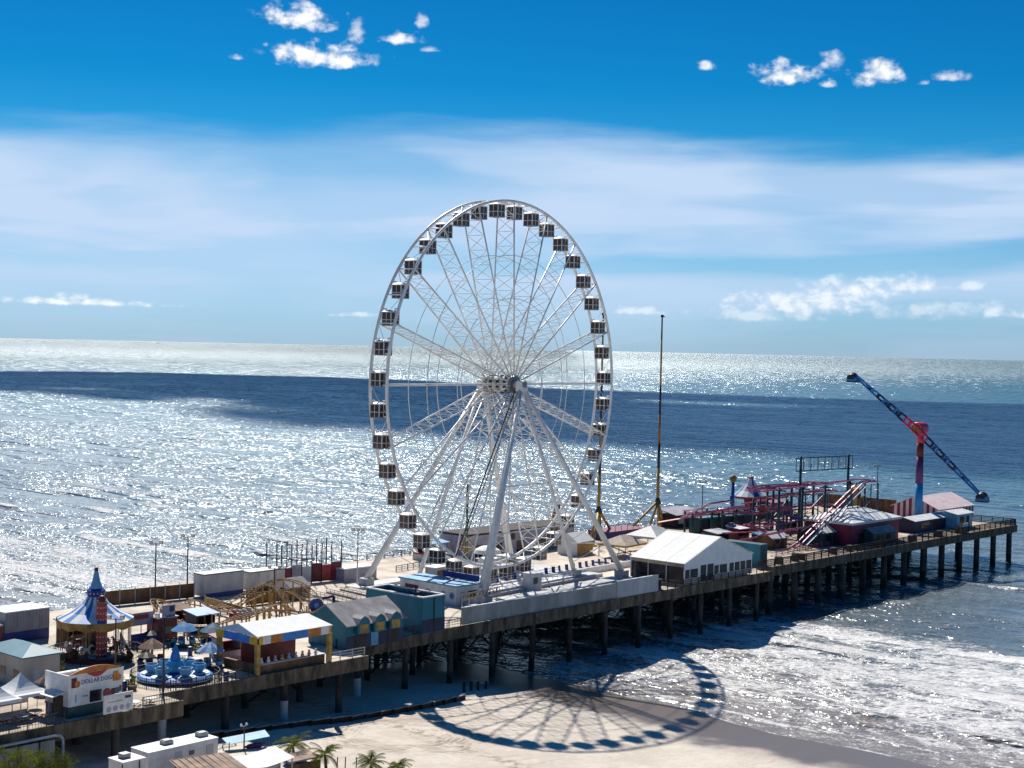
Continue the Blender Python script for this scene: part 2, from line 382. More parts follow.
# lacy foam
lace = k.new('ShaderNodeTexVoronoi', feature='DISTANCE_TO_EDGE'); lace.inputs['Scale'].default_value = .55
wp = k.vm('ADD', k.vm('MULTIPLY', pos, (1.3, .75, 1)), k.vm('MULTIPLY', k.new('ShaderNodeTexNoise').outputs['Color'], (0, 0, 0)))
nzc = k.new('ShaderNodeTexNoise'); nzc.inputs['Scale'].default_value = .6; nzc.inputs['Detail'].default_value = 4; k.l.new(pos, nzc.inputs['Vector'])
wp = k.vm('ADD', wp, k.vm('MULTIPLY', nzc.outputs['Color'], (2.4, 2.4, 0)))
k.l.new(wp, lace.inputs['Vector'])
web = k.ss(lace.outputs['Distance'], .42, .0)
fn = k.noise(k.vm('MULTIPLY', pos, (1.2, .6, 1)), .42, 6, .68); ff = k.noise(k.vm('MULTIPLY', pos, (1.4, .8, 1)), 2.2, 4, .65)
thr = k.m('ADD', .5, k.m('ADD', k.m('MULTIPLY', k.m('SUBTRACT', fn, .5), 1.25), k.m('ADD', k.m('MULTIPLY', k.m('SUBTRACT', ff, .5), 1.15), k.m('MULTIPLY', k.m('SUBTRACT', .5, web), .22))))
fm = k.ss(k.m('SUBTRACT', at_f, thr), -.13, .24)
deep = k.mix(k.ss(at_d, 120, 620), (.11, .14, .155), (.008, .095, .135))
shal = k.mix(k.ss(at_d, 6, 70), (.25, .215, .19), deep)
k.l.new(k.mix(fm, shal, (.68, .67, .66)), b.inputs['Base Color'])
k.l.new(k.m('ADD', .17, k.m('MULTIPLY', fm, .55)), b.inputs['Roughness'])
b.inputs['IOR'].default_value = 1.333; b.inputs['Specular IOR Level'].default_value = 0.0
k.l.new(bp.outputs[0], b.inputs['Normal'])
# wave-roughened surface: the mirror part is capped, as steep wavelets hide each other at grazing angles
gl = k.new('ShaderNodeBsdfGlossy'); gl.inputs['Color'].default_value = (.93, .98, 1, 1); k.l.new(k.m('ADD', .21, k.m('MULTIPLY', k.ss(dist, 1600, 6000), .165)), gl.inputs['Roughness']); k.l.new(bp.outputs[0], gl.inputs['Normal'])
fr = k.new('ShaderNodeFresnel'); fr.inputs['IOR'].default_value = 1.33; k.l.new(bp.outputs[0], fr.inputs['Normal'])
fac = k.m('MULTIPLY', k.m('MINIMUM', fr.outputs[0], .42), k.m('SUBTRACT', 1.0, k.m('MULTIPLY', fm, .85)))
mx = k.new('ShaderNodeMixShader'); k.l.new(fac, mx.inputs[0]); k.l.new(b.outputs[0], mx.inputs[1]); k.l.new(gl.outputs[0], mx.inputs[2])
k.l.new(mx.outputs[0], k.n['Material Output'].inputs['Surface'])
xs = list(np.arange(-75, 110, .8)) + list(np.arange(110, 330, 1.6)) + list(330 + np.cumsum(geo(2, 9000, 110)))
yp = list(np.arange(-110, 220, 1.6)) + list(220 + np.cumsum(geo(2.2, 9000, 100)))
yn = [-110 - q for q in np.cumsum(geo(2.2, 9000, 70))][::-1]
sea = grid_mesh('sea', np.array(xs), np.array(yn + yp), sea_z, ms, (('foam', foam_f), ('shore_distance', lambda X, Y: X - shore(Y))))
tag(sea, kind='structure')

def beach_z(X, Y):
    d = X - shore(Y)
    z = np.where(d < 0, 0.12 - d * .052, .12 - d * .075)
    z = np.minimum(z, 4.1 + .004 * (-d - 75)) + (fbm(X / 5, Y / 5, 71) - .5) * .35 * sstep(-d, 4, 14) * (1 - .0 * d)
    z += 1.6 * sstep(-X, 88, 112) * (fbm(X / 9, Y / 9, 75))
    return z
mb_ = bpy.data.materials.new('beach_sand'); mb_.use_nodes = True; k = NT(mb_.node_tree); b = k.n['Principled BSDF']
pos = k.new('ShaderNodeTexCoord').outputs['Object']; at_d = k.new('ShaderNodeAttribute', attribute_name='shore_distance').outputs['Fac']
rp = k.new('ShaderNodeSeparateXYZ'); k.l.new(pos, rp.inputs[0])
cc = at(400, 737, 2)
dx = k.m('SUBTRACT', rp.outputs[0], cc.x); dy = k.m('SUBTRACT', rp.outputs[1], cc.y)
rr = k.m('SQRT', k.m('ADD', k.m('MULTIPLY', dx, dx), k.m('MULTIPLY', k.m('MULTIPLY', dy, dy), 1.0)))
rr = k.m('ADD', rr, k.m('MULTIPLY', k.m('SUBTRACT', k.noise(pos, .16, 3), .5), 6))
rings = k.m('MULTIPLY', k.m('ABSOLUTE', k.m('SINE', k.m('MULTIPLY', rr, 3.3))), k.m('MULTIPLY', k.ss(rr, 4.2, 6.2), k.ss(rr, 14, 9)))
rings = k.m('MULTIPLY', rings, k.ss(k.noise(pos, .35, 4), .35, .6))
n1 = k.noise(pos, .12, 5, .6); n2 = k.noise(pos, 1.6, 4, .6)
dry = k.mix(k.ss(k.m('ADD', k.m('MULTIPLY', n1, .6), k.m('MULTIPLY', k.noise(pos, .9, 5, .7), .4)), .40, .60), (.56, .485, .40), (.67, .595, .505))
dry = k.mix(k.m('MULTIPLY', rings, .75), dry, (.27, .20, .155))
wl_ = k.m('ADD', at_d, k.m('MULTIPLY', k.m('SUBTRACT', k.noise(pos, .1, 3), .5), 12))
wrack = k.m('MULTIPLY', k.m('MULTIPLY', k.ss(wl_, -46, -44), k.ss(wl_, -41, -43)), k.ss(k.noise(pos, .8, 4), .42, .62))
dry = k.mix(k.m('MULTIPLY', wrack, .7), dry, (.22, .16, .11))
tr_ = k.m('ABSOLUTE', k.m('SINE', k.m('MULTIPLY', k.m('ADD', k.m('ADD', rp.outputs[1], k.m('MULTIPLY', rp.outputs[0], .12)), k.m('MULTIPLY', k.m('SUBTRACT', k.noise(pos, .05, 2), .5), 14)), 1.4)))
trk = k.m('MULTIPLY', k.m('MULTIPLY', k.ss(tr_, .86, 1.0), k.ss(k.noise(pos, .045, 2), .50, .58)), k.ss(k.noise(pos, .9, 3), .38, .55))
dry = k.mix(k.m('MULTIPLY', trk, .5), dry, (.33, .26, .20))
wet = k.ss(k.m('ADD', at_d, k.m('MULTIPLY', k.m('SUBTRACT', n1, .5), 16)), -17, -8)
k.l.new(k.mix(wet, dry, (.17, .135, .11)), b.inputs['Base Color'])
k.l.new(k.m('SUBTRACT', .9, k.m('MULTIPLY', wet, .62)), b.inputs['Roughness'])
bp = k.new('ShaderNodeBump'); bp.inputs['Strength'].default_value = .55; bp.inputs['Distance'].default_value = .25
k.l.new(k.m('MULTIPLY', k.m('ADD', k.m('MULTIPLY', n2, .9), k.m('ADD', rings, k.m('MULTIPLY', k.noise(pos, 3.5, 2), .5))), k.m('SUBTRACT', 1.0, wet)), bp.inputs['Height']); k.l.new(bp.outputs[0], b.inputs['Normal'])
bxs = [-420 + 15 * i for i in range(19)] + list(np.arange(-138, 25, 1.0)); bys = [-420 + 15 * i for i in range(21)] + list(np.arange(-110, 130, 1.2)) + [130 + 20 * i for i in range(16)]
beach = grid_mesh('beach', np.array(bxs), np.array(bys), beach_z, mb_, (('shore_distance', lambda X, Y: X - shore(Y)),))
tag(beach, kind='structure')
def atg(px, py):
    z = 2.5
    for _ in range(8): p = at(px, py, z); z = ground(p.x, p.y)
    return at(px, py, z)
def ground(x, y): return float(beach_z(np.array([[x]]), np.array([[y]]))[0, 0])

# the cloud, high above the top of the picture, whose shadow lies on the sea as the dark band
HCL = 5000.0; off = Vector((sv.x, sv.y)) * (HCL / sv.z)
BANDS = [[(-60, 372), (60, 371), (200, 374), (330, 377), (480, 383), (560, 389), (640, 401), (760, 406), (900, 410), (1060, 414), (1200, 418),
          (1200, 466), (1060, 466), (900, 463), (800, 457), (700, 447), (600, 439), (480, 437), (400, 430), (330, 422), (260, 404), (200, 396), (120, 386), (40, 383), (-60, 379)],
         [(570, 389), (640, 392), (760, 396), (900, 401), (1060, 405), (1200, 409), (1200, 412), (1060, 409.5), (900, 406), (760, 401.5), (640, 397)],
         [(20, 388), (80, 389), (150, 393), (190, 398), (120, 395), (60, 392)], [(200, 404), (260, 409), (310, 420), (270, 419), (220, 410)], [(-40, 383), (10, 384.5), (50, 386.5), (0, 387)]]
for bi_, band in enumerate(BANDS):
    poly = [at(px, py, 0) for px, py in band]; dense = []
    for i in range(len(poly)):
        p, q = poly[i], poly[(i + 1) % len(poly)]
        n = max(1, int((q - p).length / 22))
        for j in range(n):
            x = p.lerp(q, j / n); dense.append((x.x, x.y))
    D_ = np.array(dense); amp = 70 if bi_ == 0 else 26
    jx = (fbm(D_[:, 0] / 90, D_[:, 1] / 90, 90 + bi_, 4) - .5) * 2 * amp; jy = (fbm(D_[:, 0] / 90 + 40, D_[:, 1] / 90, 95 + bi_, 4) - .5) * 2 * amp
    D_ = D_ + np.stack([jx, jy], 1) + np.array([off.x, off.y]); cx, cy = D_.mean(0); n = len(D_)
    m = MB('cloud_white'); rows = []
    for f, h, jt in [(1.0, 0, 0), (1.0, 25, 10), (.96, 90, 30), (.9, 130, 40)]:
        rows.append([(cx + (x - cx) * f, cy + (y - cy) * f, HCL + h + random.uniform(-jt, jt)) for x, y in D_])
    vs = [p for r_ in rows for p in r_]; fs = [(a * n + i, a * n + (i + 1) % n, (a + 1) * n + (i + 1) % n, (a + 1) * n + i) for a in range(3) for i in range(n)]
    fs += [tuple(range(n))[::-1], tuple(range(3 * n, 4 * n))]
    m.add(vs, fs, True); tag(m.build('cloud'), kind='structure')

# ------------------------------------------------------------------ the pier
SEC = [(-150, -84, -12.2, 50), (-84, -50, -7.7, 51), (-50, 64, -.9, 62), (64, 187, 2.2, 62)]
pier = thing('amusement_pier', 'long concrete amusement pier on rows of round piles running out into the surf', 'pier', (0, 0, 0))
for i, (x0, x1, y0, y1) in enumerate(SEC):
    d = MB('wood_deck' if i in (0, 3) else 'pavement'); g = .003 * i
    d.bx(x0, x1 - .01, y0 + .35, y1, Z0 - .45, Z0 - g); d.build('deck', pier)
    e = MB('concrete'); e.bx(x0, x1, y0, y0 + .34, Z0 - 1.75, Z0 + .12)
    for q in np.arange(x0 + 2, x1 - 1, 4.8): e.bx(q, q + .35, y0 - .06, y0 - .001, Z0 - 1.7, Z0 - .02)
    if i == 3: e.bx(x1 - .34, x1, y0 + .341, y1, Z0 - 1.75, Z0 + .12)
    e.bx(x0, x0 + .3, y0 + .341, y0 + 9, Z0 - 1.75, Z0 - .5)
    e.build('edge_beam', pier)
def sec_of(x):
    for s_ in SEC:
        if s_[0] <= x < s_[1]: return s_
    return SEC[-1]
stuff = MB('pile_concrete'); nb = 0
for bi in range(34):
    x = -131 + 9.55 * bi
    if x > 186: break
    x0, x1, y0, y1 = sec_of(x)
    cap = MB('pile_concrete'); cap.bx(x - .55, x + .55, y0 + .36, y1 - .5, Z0 - 1.6, Z0 - .46); cap.build('pile_cap', pier)
    for j, y in enumerate(np.arange(y0 + .9, y1, 8.2 if x < 64 else 14.0)):
        zb = -6 if x > -20 else ground(x, y) - 1
        tgt = stuff if j > 2 else MB('pile_concrete')
        pr_ = .5 if x < 64 else .72; tgt.lathe([(pr_, zb), (pr_ * .95, Z0 - 1.6)], 12, (x, y, 0))
        if j <= 2:
            tgt.build('pile', pier)
        if j == 0 and bi % 2 and x < -45 and x > -95:
            jk = MB('pale_grey'); jk.lathe([(.53, ground(x, y) - .2), (.53, ground(x, y) + 2.6), (.48, ground(x, y) + 2.65)], 10, (x, y, 0)); jk.build('pile_jacket', pier)
o = stuff.build('pile', pier); o['kind'] = 'stuff'
for bi in range(34):  # bracing added to darken the space under the deck
    x = -131 + 9.55 * bi
    if x > 52: break
    y0 = sec_of(x)[2]; m = MB('timber_dark'); ya, yb = y0 + .9 + 8.2, y0 + .9 + 16.4; zl = max(ground(x, ya) + .8, 1.6)
    m.tube((x + .45, ya, zl), (x + .45, yb, Z0 - 1.9), .14, n=6); m.tube((x - .45, yb, zl), (x - .45, ya, Z0 - 1.9), .14, n=6); m.build('added_brace', pier)
    if sec_of(x + 9.55)[2] == y0:
        m = MB('timber_dark'); m.bx(x + .6, x + 8.95, ya - .15, ya + .15, Z0 - 2.3, Z0 - 1.62); m.tube((x + .4, ya, zl), (x + 9.15, ya, Z0 - 2.3), .13, n=6); m.build('added_stringer', pier)

def railing(pts, label, h=1.15, step=2.6, m='timber_dark', rails=3, r=.06, pickets=0):
    t_ = thing('railing', label, 'railing', pts[0]); o = Vector(pts[0])
    rl = MB(m)
    for a, b_ in zip(pts[:-1], pts[1:]):
        a, b_ = Vector(a) - o, Vector(b_) - o
        for kk in range(rails): z = Vector((0, 0, h * (kk + 1) / rails)); rl.tube(a + z, b_ + z, r * (1.25 if kk == rails - 1 else .7), n=5)
        L = (b_ - a).length
        if pickets:
            for kk in range(int(L / pickets)): p = a.lerp(b_, (kk + .5) * pickets / L); rl.tube(p, p + Vector((0, 0, h)), r * .45, n=4, caps=False)
        nn = max(1, int(L / step))
        for kk in range(nn + 1):
            p = a.lerp(b_, kk / nn); ps = MB(m); ps.box((0, 0, h / 2 + .03), (r * 2.2, r * 2.2, h + .06)); ps.build('post', t_, p)
    rl.build('rail', t_)
    return t_
railing([(64.3, 2.55, Z0 + .13), (186.6, 2.55, Z0 + .13)], 'dark timber railing along the near edge of the outer pier by the coaster', h=1.5, step=3.0, pickets=.3, m='timber_dark', rails=4, r=.09)
railing([(186.6, 2.8, Z0 + .13), (186.6, 61, Z0 + .13)], 'dark railing across the seaward end of the pier', h=1.5, step=3.0, pickets=.35, rails=4, r=.09)
railing([(62, 61.6, Z0), (186, 61.6, Z0)], 'railing on the far side of the outer pier beside the open sea', step=3.6, m='teal_dark')
railing([(13, 61.6, Z0), (61, 61.6, Z0)], 'dark railing on the far side of the pier behind the big wheel', step=2.4, m='dark_steel', pickets=.6)
railing([(-84, -7.35, Z0 + .13), (-70.3, -7.35, Z0 + .13)], 'thin dark railing in front of the teacup ride', step=2.0, m='dark_steel', pickets=.35, r=.04)
railing([(-120, -11.85, Z0 + .13), (-99.8, -11.85, Z0 + .13)], 'dark railing in front of the white canopies and picnic tables', step=2.2, m='dark_steel', pickets=.35, r=.045)
railing([(-89.5, -11.85, Z0 + .13), (-84.2, -11.85, Z0 + .13)], 'short dark railing beside the dollar dogs stand', step=1.8, m='dark_steel', pickets=.35, r=.045)
railing([(-57.2, -7.35, Z0 + .13), (-50.5, -7.35, Z0 + .13)], 'pale railing between the striped stall and the teal building', step=1.7, m='pale_grey', r=.05)

railing([(27, -.62, Z0 + .13), (63.8, -.62, Z0 + .13)], 'dark railing along the pier edge in front of the white marquee', step=2.4, pickets=.35, m='timber_dark', r=.05)
railing([(-49.8, -.62, Z0 + .13), (-24.4, -.62, Z0 + .13)], 'dark railing along the pier edge in front of the teal buildings', step=2.4, pickets=.35, m='timber_dark', r=.05)
# concrete wall beside the wheel
wl = thing('perimeter_wall', 'pale grey panelled wall along the pier edge below the big wheel', 'wall', (-23.8, -.45, Z0))
for a, b_, h, mm in ((0, 12, 2.75, 'concrete_pale'), (12.05, 24, 2.7, 'concrete_pale'), (24.05, 38.3, 2.65, 'concrete_pale'), (38.4, 50.3, 3.0, 'pale_grey')):
    p = MB(mm); y = -.28 if b_ > 50 else 0
    p.bx(a, b_, y, y + .35, .13, h); p.use('white_paint').bx(a, b_, y - .03, y + .38, h + .002, h + .1); p.build('panel', wl)

# ------------------------------------------------------------------ ferris wheel
WZ = 36.5; RW = 33.2
fw = thing('ferris_wheel', 'tall white observation wheel with forty dark glazed gondolas at the middle of the pier', 'ferris wheel', (11.5, 24.6, Z0), R(4.5))
HB = Vector((0, 0, WZ))
def wp_(r, a, y): return Vector((r * math.sin(a), y, WZ + r * math.cos(a)))
YR = 1.85
for s in (-1, 1):
    m = MB('white_steel'); m.path([wp_(RW, 2 * math.pi * i / 120, s * YR) for i in range(120)], .27, 8, True); m.build('rim', fw)
m = MB('white_steel')
for i in range(40):
    a = 2 * math.pi * i / 40; a2 = 2 * math.pi * (i + 1) / 40
    m.tube(wp_(RW, a, -YR), wp_(RW, a, YR), .11)
    m.tube(wp_(RW, a, -YR if i % 2 else YR), wp_(RW, a2, YR if i % 2 else -YR), .05, n=4)
m.build('rim_ties', fw)
for i in range(20):
    a = 2 * math.pi * i / 20; m = MB('white_steel'); Y0 = 2.7; NB = 11
    def ch(s, f): return wp_(1.4 + (RW - 1.4) * f, a, s * (Y0 + (YR - Y0) * f))
    for s in (-1, 1): m.tube(ch(s, 0), ch(s, 1), .155)
    for j in range(NB):
        f0, f1 = (j + .8) / (NB + .8), (j + 1.8) / (NB + .8)
        m.tube(ch(-1, f0), ch(1, f1), .062, n=4, caps=False); m.tube(ch(1, f0), ch(-1, f1), .062, n=4, caps=False)
        m.tube(ch(-1, f0), ch(1, f0), .062, n=4, caps=False)
    m.build('spoke', fw)
for f in (.265, .47, .705):
    rr_ = RW * f
    for s in (-1, 1):
        y = s * (2.7 + (YR - 2.7) * f); m = MB('white_steel')
        m.path([wp_(rr_, 2 * math.pi * i / 60, y) for i in range(60)], .075, 5, True); m.build('inner_ring', fw)
m = MB('offwhite'); m.lathe([(0, -5.2), (.8, -5.2), (.8, -2.9), (1.4, -2.8), (1.4, 2.8), (.8, 2.9), (.8, 5.2), (0, 5.2)], 20, HB, axis='y')
for s in (-1, 1):
    m.use('steel_grey').lathe([(.8, 3.1 * s), (1.65, 3.1 * s), (1.65, 2.65 * s), (.8, 2.65 * s)], 20, HB, axis='y')
m.use('black')
for i in range(10):
    a = 2 * math.pi * i / 10
    for y in (-1.6, 0, 1.6): m.box(wp_(1.39, a, y), (.4, .5, .5), 0, 0, a)
m.build('hub', fw)
for sy in (-1, 1):
    m = MB('white_steel'); m.box((0, sy * 4.5, WZ - .3), (1.9, 1.3, 1.7)); m.use('steel_grey').box((0, sy * 5.2, WZ), (.9, .2, .9)); m.build('bearing_box', fw)
    feet = [(-20.8, sy * 13.4), (20.8, sy * 13.4), (-14, sy * 7.2), (14, sy * 7.2)]; legs = []
    for fx, fy in feet:
        big = abs(fx) > 20; top = Vector((fx * .03, sy * 4.7, WZ - 1.0)); bot = Vector((fx, fy, 1.5))
        m = MB('white_steel'); m.tube(top, bot, .40 if big else .30, .54 if big else .40, n=12)
        m.use('pale_grey').box((fx, fy, 1.1), (2.0, 2.0, 1.2)); m.build('leg', fw); legs.append((top, bot))
    m = MB('white_steel')
    for (o_, i_) in ((0, 2), (1, 3)):
        L0, L1 = legs[o_], legs[i_]
        for j in range(7):
            f0, f1 = .18 + j * .11, .18 + (j + 1) * .11
            m.tube(L0[0].lerp(L0[1], f0), L1[0].lerp(L1[1], f0), .08, n=5, caps=False)
            m.tube(L0[0].lerp(L0[1], f0), L1[0].lerp(L1[1], f1), .06, n=5, caps=False)
    for f in (.5, .74):
        m.tube(legs[2][0].lerp(legs[2][1], f), legs[3][0].lerp(legs[3][1], f), .13, n=6)
    m.tube(legs[2][0].lerp(legs[2][1], .5), legs[3][0].lerp(legs[3][1], .74), .09); m.tube(legs[3][0].lerp(legs[3][1], .5), legs[2][0].lerp(legs[2][1], .74), .09)
    m.build('leg_bracing', fw)
# dark access ladder down the near face to the rim
la = R(180 + 27); m = MB('dark_steel'); m.tube((-.2, -3.6, WZ), wp_(RW + .4, la, -2.5), .13, n=6)
m.use('steel_grey').tube((.5, -3.7, WZ - .4), wp_(RW + .4, la, -2.5) + Vector((.7, -.1, 0)), .09, n=5); m.build('access_ladder', fw)
# gondolas
def gondola():
    g = bpy.data.objects.new('gondola', None); col.objects.link(g); g.parent = fw
    c = MB('white_paint')
    for sx_ in (-1, 1):
        for sy_ in (-1, 1): c.box((sx_ * 1.05, sy_ * 1.05, -1.72), (.12, .12, 2.3))
    for ax in (-1, 1):
        c.box((0, ax * 1.09, -1.72), (.08, .06, 2.3)); c.box((ax * 1.09, 0, -1.72), (.06, .08, 2.3))
        c.box((0, ax * 1.09, -1.95), (2.1, .06, .10)); c.box((ax * 1.09, 0, -1.95), (.06, 2.1, .10))
        c.tube((0, ax * 1.1, 0), (0, ax * 1.0, -.5), .07); c.tube((0, ax * YR, 0), (0, ax * .9, 0), .1)
    c.build('frame', g)
    r_ = MB('white_paint'); r_.lathe([(1.62, -.62), (1.62, -.5), (.7, -.2), (0, -.17)], 4, (0, 0, 0), smooth=False)
    for i_ in range(len(r_.v)):
        x, y, z = r_.v[i_]; r_.v[i_] = ((x - y) * .7071, (x + y) * .7071, z)
    r_.bx(-1.1, 1.1, -1.1, 1.1, -.66, -.55); r_.build('roof', g)
    f_ = MB('steel_grey'); f_.bx(-1.1, 1.1, -1.1, 1.1, -3.0, -2.84); f_.build('floor', g)
    w_ = MB('dark_glass')
    w_.bx(-1.02, 1.02, -1.02, 1.02, -2.84, -.67); w_.build('window', g)
    return g
g0 = gondola()
for i in range(40):
    g = g0 if i == 0 else copy_tree(g0, fw)
    g.scale = (.95, .95, .95); g.location = wp_(RW - .1, 2 * math.pi * (i + .5) / 40, 0)

# boarding platform with its things
pl = thing('boarding_platform', 'raised white boarding platform under the big wheel', 'platform', (11.5, 24.6, Z0), R(4.5))
m = MB('pale_grey'); m.bx(-21, 21, -9.0, 9.0, 0, .55); m.bx(-24.3, 24.3, -15.2, -12.0, 0, .5); m.bx(-24.3, 24.3, 12.0, 15.2, 0, .5); m.build('base', pl)
m = MB('white_paint'); m.bx(-15, 15, -8.2, -3.0, .56, .85); m.bx(-13, 13, -2.6, 2.6, .56, .62); m.bx(-15, 15, 3.0, 8.2, .56, .85); m.build('walkway', pl)
m = MB('white_steel')
for y in (-8.1, -3.1, 3.1, 8.1):
    for zz in (1.3, 1.75): m.tube((-15, y, zz), (15, y, zz), .05, n=5)
    for x in np.arange(-15, 15.1, 1.5): m.tube((x, y, .85), (x, y, 1.75), .05, n=5)
m.build('barrier', pl)
for x in (-11, -4, 4, 10): m = MB('pale_grey'); m.box((x, 5.5, 2.2), (3.2, 2.4, 2.7)); m.use('white_paint').box((x, 5.5, 3.62), (3.8, 3.0, .14)); m.use('timber_brown').box((x, 4.28, 2.2), (2.2, .06, 1.7)); m.build('queue_shelter', pl)
# blue seats in a row
ch = thing('queue_chair', 'blue chair with white legs in the row on the wheel platform', 'chair', (0, 0, 0), 0, 'blue chairs in a row below the wheel')
m = MB('blue'); m.box((0, 0, .5), (.55, .6, .09)); m.build('seat', ch)
m = MB('royal_blue'); m.box((0, .3, .95), (.6, .1, .9), 0, R(-10)); m.build('backrest', ch)
for sx_, sy_ in ((-.22, -.24), (.22, -.24), (-.22, .24), (.22, .24)):
    m = MB('white_paint'); m.tube((sx_, sy_, 0), (sx_ * .9, sy_ * .9, .47), .04, n=5); m.build('leg', ch)
p0, p1 = at(489, 586, 10.1), at(634, 561, 10.1); k_ = 0
for f in [0, .055, .11, .165, .22] + [.37 + .047 * j for j in range(11)] + [.94, .985]:
    c = ch if k_ == 0 else copy_tree(ch); k_ += 1
    c.location = (p0.x + (p1.x - p0.x) * f, p0.y + (p1.y - p0.y) * f, Z0 + .5); c.rotation_euler.z = R(random.uniform(-25, 25)); c.scale = (1.15, 1.15, 1.15)
chp = MB('white_paint'); a = p0 + Vector((0, -1.1, 0)); b_ = p1 + Vector((0, -1.1, 0))
tr = thing('planter_wall', 'low white wall in front of the row of blue chairs', 'wall', (a.x, a.y, Z0), math.atan2((b_ - a).y, (b_ - a).x))
L = (b_ - a).length; chp.bx(-1, L + 1, -.25, .25, 0, 1.0); chp.use('pale_grey').bx(-1.05, L + 1.05, -.3, .3, 1.001, 1.1); chp.build('wall', tr)
# operator booth
p = at(532, 590, Z0); bo = thing('operator_booth', 'small white operator booth between the two rows of blue chairs', 'booth', (p.x, p.y, Z0), R(4))
m = MB('white_paint'); m.bx(-1.4, 1.4, -1.1, 1.1, 0, 3.0); m.build('wall', bo); m = MB('pale_grey'); m.bx(-1.6, 1.6, -1.3, 1.3, 3.0, 3.15); m.build('roof', bo)
m = MB('window_dark'); m.bx(-1.1, .2, -1.12, -1.101, 1.3, 2.4); m.build('window', bo)
m = MB('pale_grey'); m.bx(.45, 1.2, -1.13, -1.101, .05, 2.2); m.build('door', bo)
# scrollwork fence
p = at(462, 605, Z0 + 1.2); q = at(502, 596, Z0 + 1.2)
gf = thing('scroll_fence', 'gold ornamental fence of round scrolls above the grey wall', 'fence', (p.x, p.y, Z0), math.atan2((q - p).y, (q - p).x)); L = (q - p).length
m = MB('ochre')
for j in range(int(L / 1.0)):
    x = .5 + j; m.path([Vector((x + .42 * math.cos(t_), 0, 2.4 + .42 * math.sin(t_))) for t_ in np.linspace(0, 6.28, 11)[:-1]], .06, 5, True)
m.build('scroll', gf); m = MB('offwhite'); m.tube((0, 0, 1.9), (L, 0, 1.9), .06); m.tube((0, 0, 2.9), (L, 0, 2.9), .06)
for x in np.arange(0, L + .1, 2): m.tube((x, 0, 0), (x, 0, 3.0), .07)
m.build('frame', gf)
# strip between wall and platform; dark bars stand for shadows between its levels
m = MB('dark_steel'); m.bx(-16, 30, .9, 1.5, Z0 + 1.5, Z0 + 1.75); m.bx(-16, 30, 2.6, 3.1, Z0 + 1.5, Z0 + 1.75)
m.use('white_paint').bx(-16, 30, 1.55, 2.55, Z0 + 1.4, Z0 + 1.62)
for x in np.arange(-15.5, 30, 3): m.use('dark_steel').bx(x, x + .3, 1.0, 3.0, Z0, Z0 + 1.39)
tag(m.build('gangway'), 'long gangway behind the grey wall with dark bars drawn for shadows between platform levels', 'walkway')

# ticket building (white wall with blue roof edge)
p = at(456, 606, Z0); tb = thing('ticket_office', 'white ticket office with a pale blue flat roof beside the wheel legs', 'building', (p.x, p.y, Z0))
m = MB('white_paint'); m.bx(0, 5.5, 0, 13.5, 0, 3.1); m.build('wall', tb)
m = MB('sky_blue'); m.bx(-.25, 5.75, -.25, 13.75, 3.1, 3.35); m.build('roof', tb)
m = MB('royal_blue'); m.bx(5.8, 6.1, .5, 9, 3.4, 4.4); m.build('parapet', tb)
m = MB('dark_red'); m.bx(-.06, -.002, 9.0, 12.2, 1.75, 2.35); m.build('plaque', tb)
for y in (6.6, 3.0, 1.0):
    m = MB('lilac' if y > 1 else 'sky_blue'); m.lathe([(0, -.05), (.62, -.05), (.62, 0)], 16, (0, y, 1.55), axis='x')
    m.use('blue').lathe([(0, -.08), (.36, -.08), (.36, -.05)], 12, (0, y, 1.55), axis='x'); m.build('emblem', tb)
m = MB('pale_grey'); m.bx(1.0, 2.1, -.05, -.002, .05, 2.2); m.build('door', tb)
m = MB('window_dark'); m.bx(2.8, 4.9, -.05, -.002, 1.1, 2.2); m.build('window', tb)

# ------------------------------------------------------------------ teal buildings
p = at(425, 635, Z0); bx_ = thing('teal_box_building', 'tall teal box building with white roof rim and sunken roof terrace', 'building', (p.x, p.y + .6, Z0))
m = MB('teal'); H_ = 5.4; m.bx(0, 4.7, 0, 12.5, 0, H_ - .7)
for (a, b_, c, d) in ((0, 4.7, 0, .25), (0, 4.7, 12.25, 12.5), (0, .25, .251, 12.249), (4.45, 4.7, .251, 12.249)): m.bx(a, b_, c, d, H_ - .699, H_)
m.build('wall', bx_)
m = MB('white_paint')
for (a, b_, c, d) in ((-.08, 4.78, -.08, .3), (-.08, 4.78, 12.2, 12.58), (-.08, .3, .31, 12.19), (4.4, 4.78, .31, 12.19)): m.bx(a, b_, c, d, H_ + .002, H_ + .2)
m.build('roof_rim', bx_)
m = MB('roof_brown'); m.bx(.26, 4.44, .26, 12.24, H_ - .698, H_ - .6); m.build('roof', bx_)
m = MB('dark_steel'); m.box((2.4, 4.0, H_ - .2), (1.4, 1.1, .9)); m.tube((2.4, 4, H_), (2.4, 4, H_ + 1.2), .08); m.build('vent', bx_)
m = MB('navy'); m.bx(-.04, 4.74, -.04, -.002, .1, 2.1); m.build('base_band', bx_)
m = MB('timber_dark'); m.bx(2.3, 2.5, -.07, -.041, 0, H_ - .2); m.build('seam', bx_)

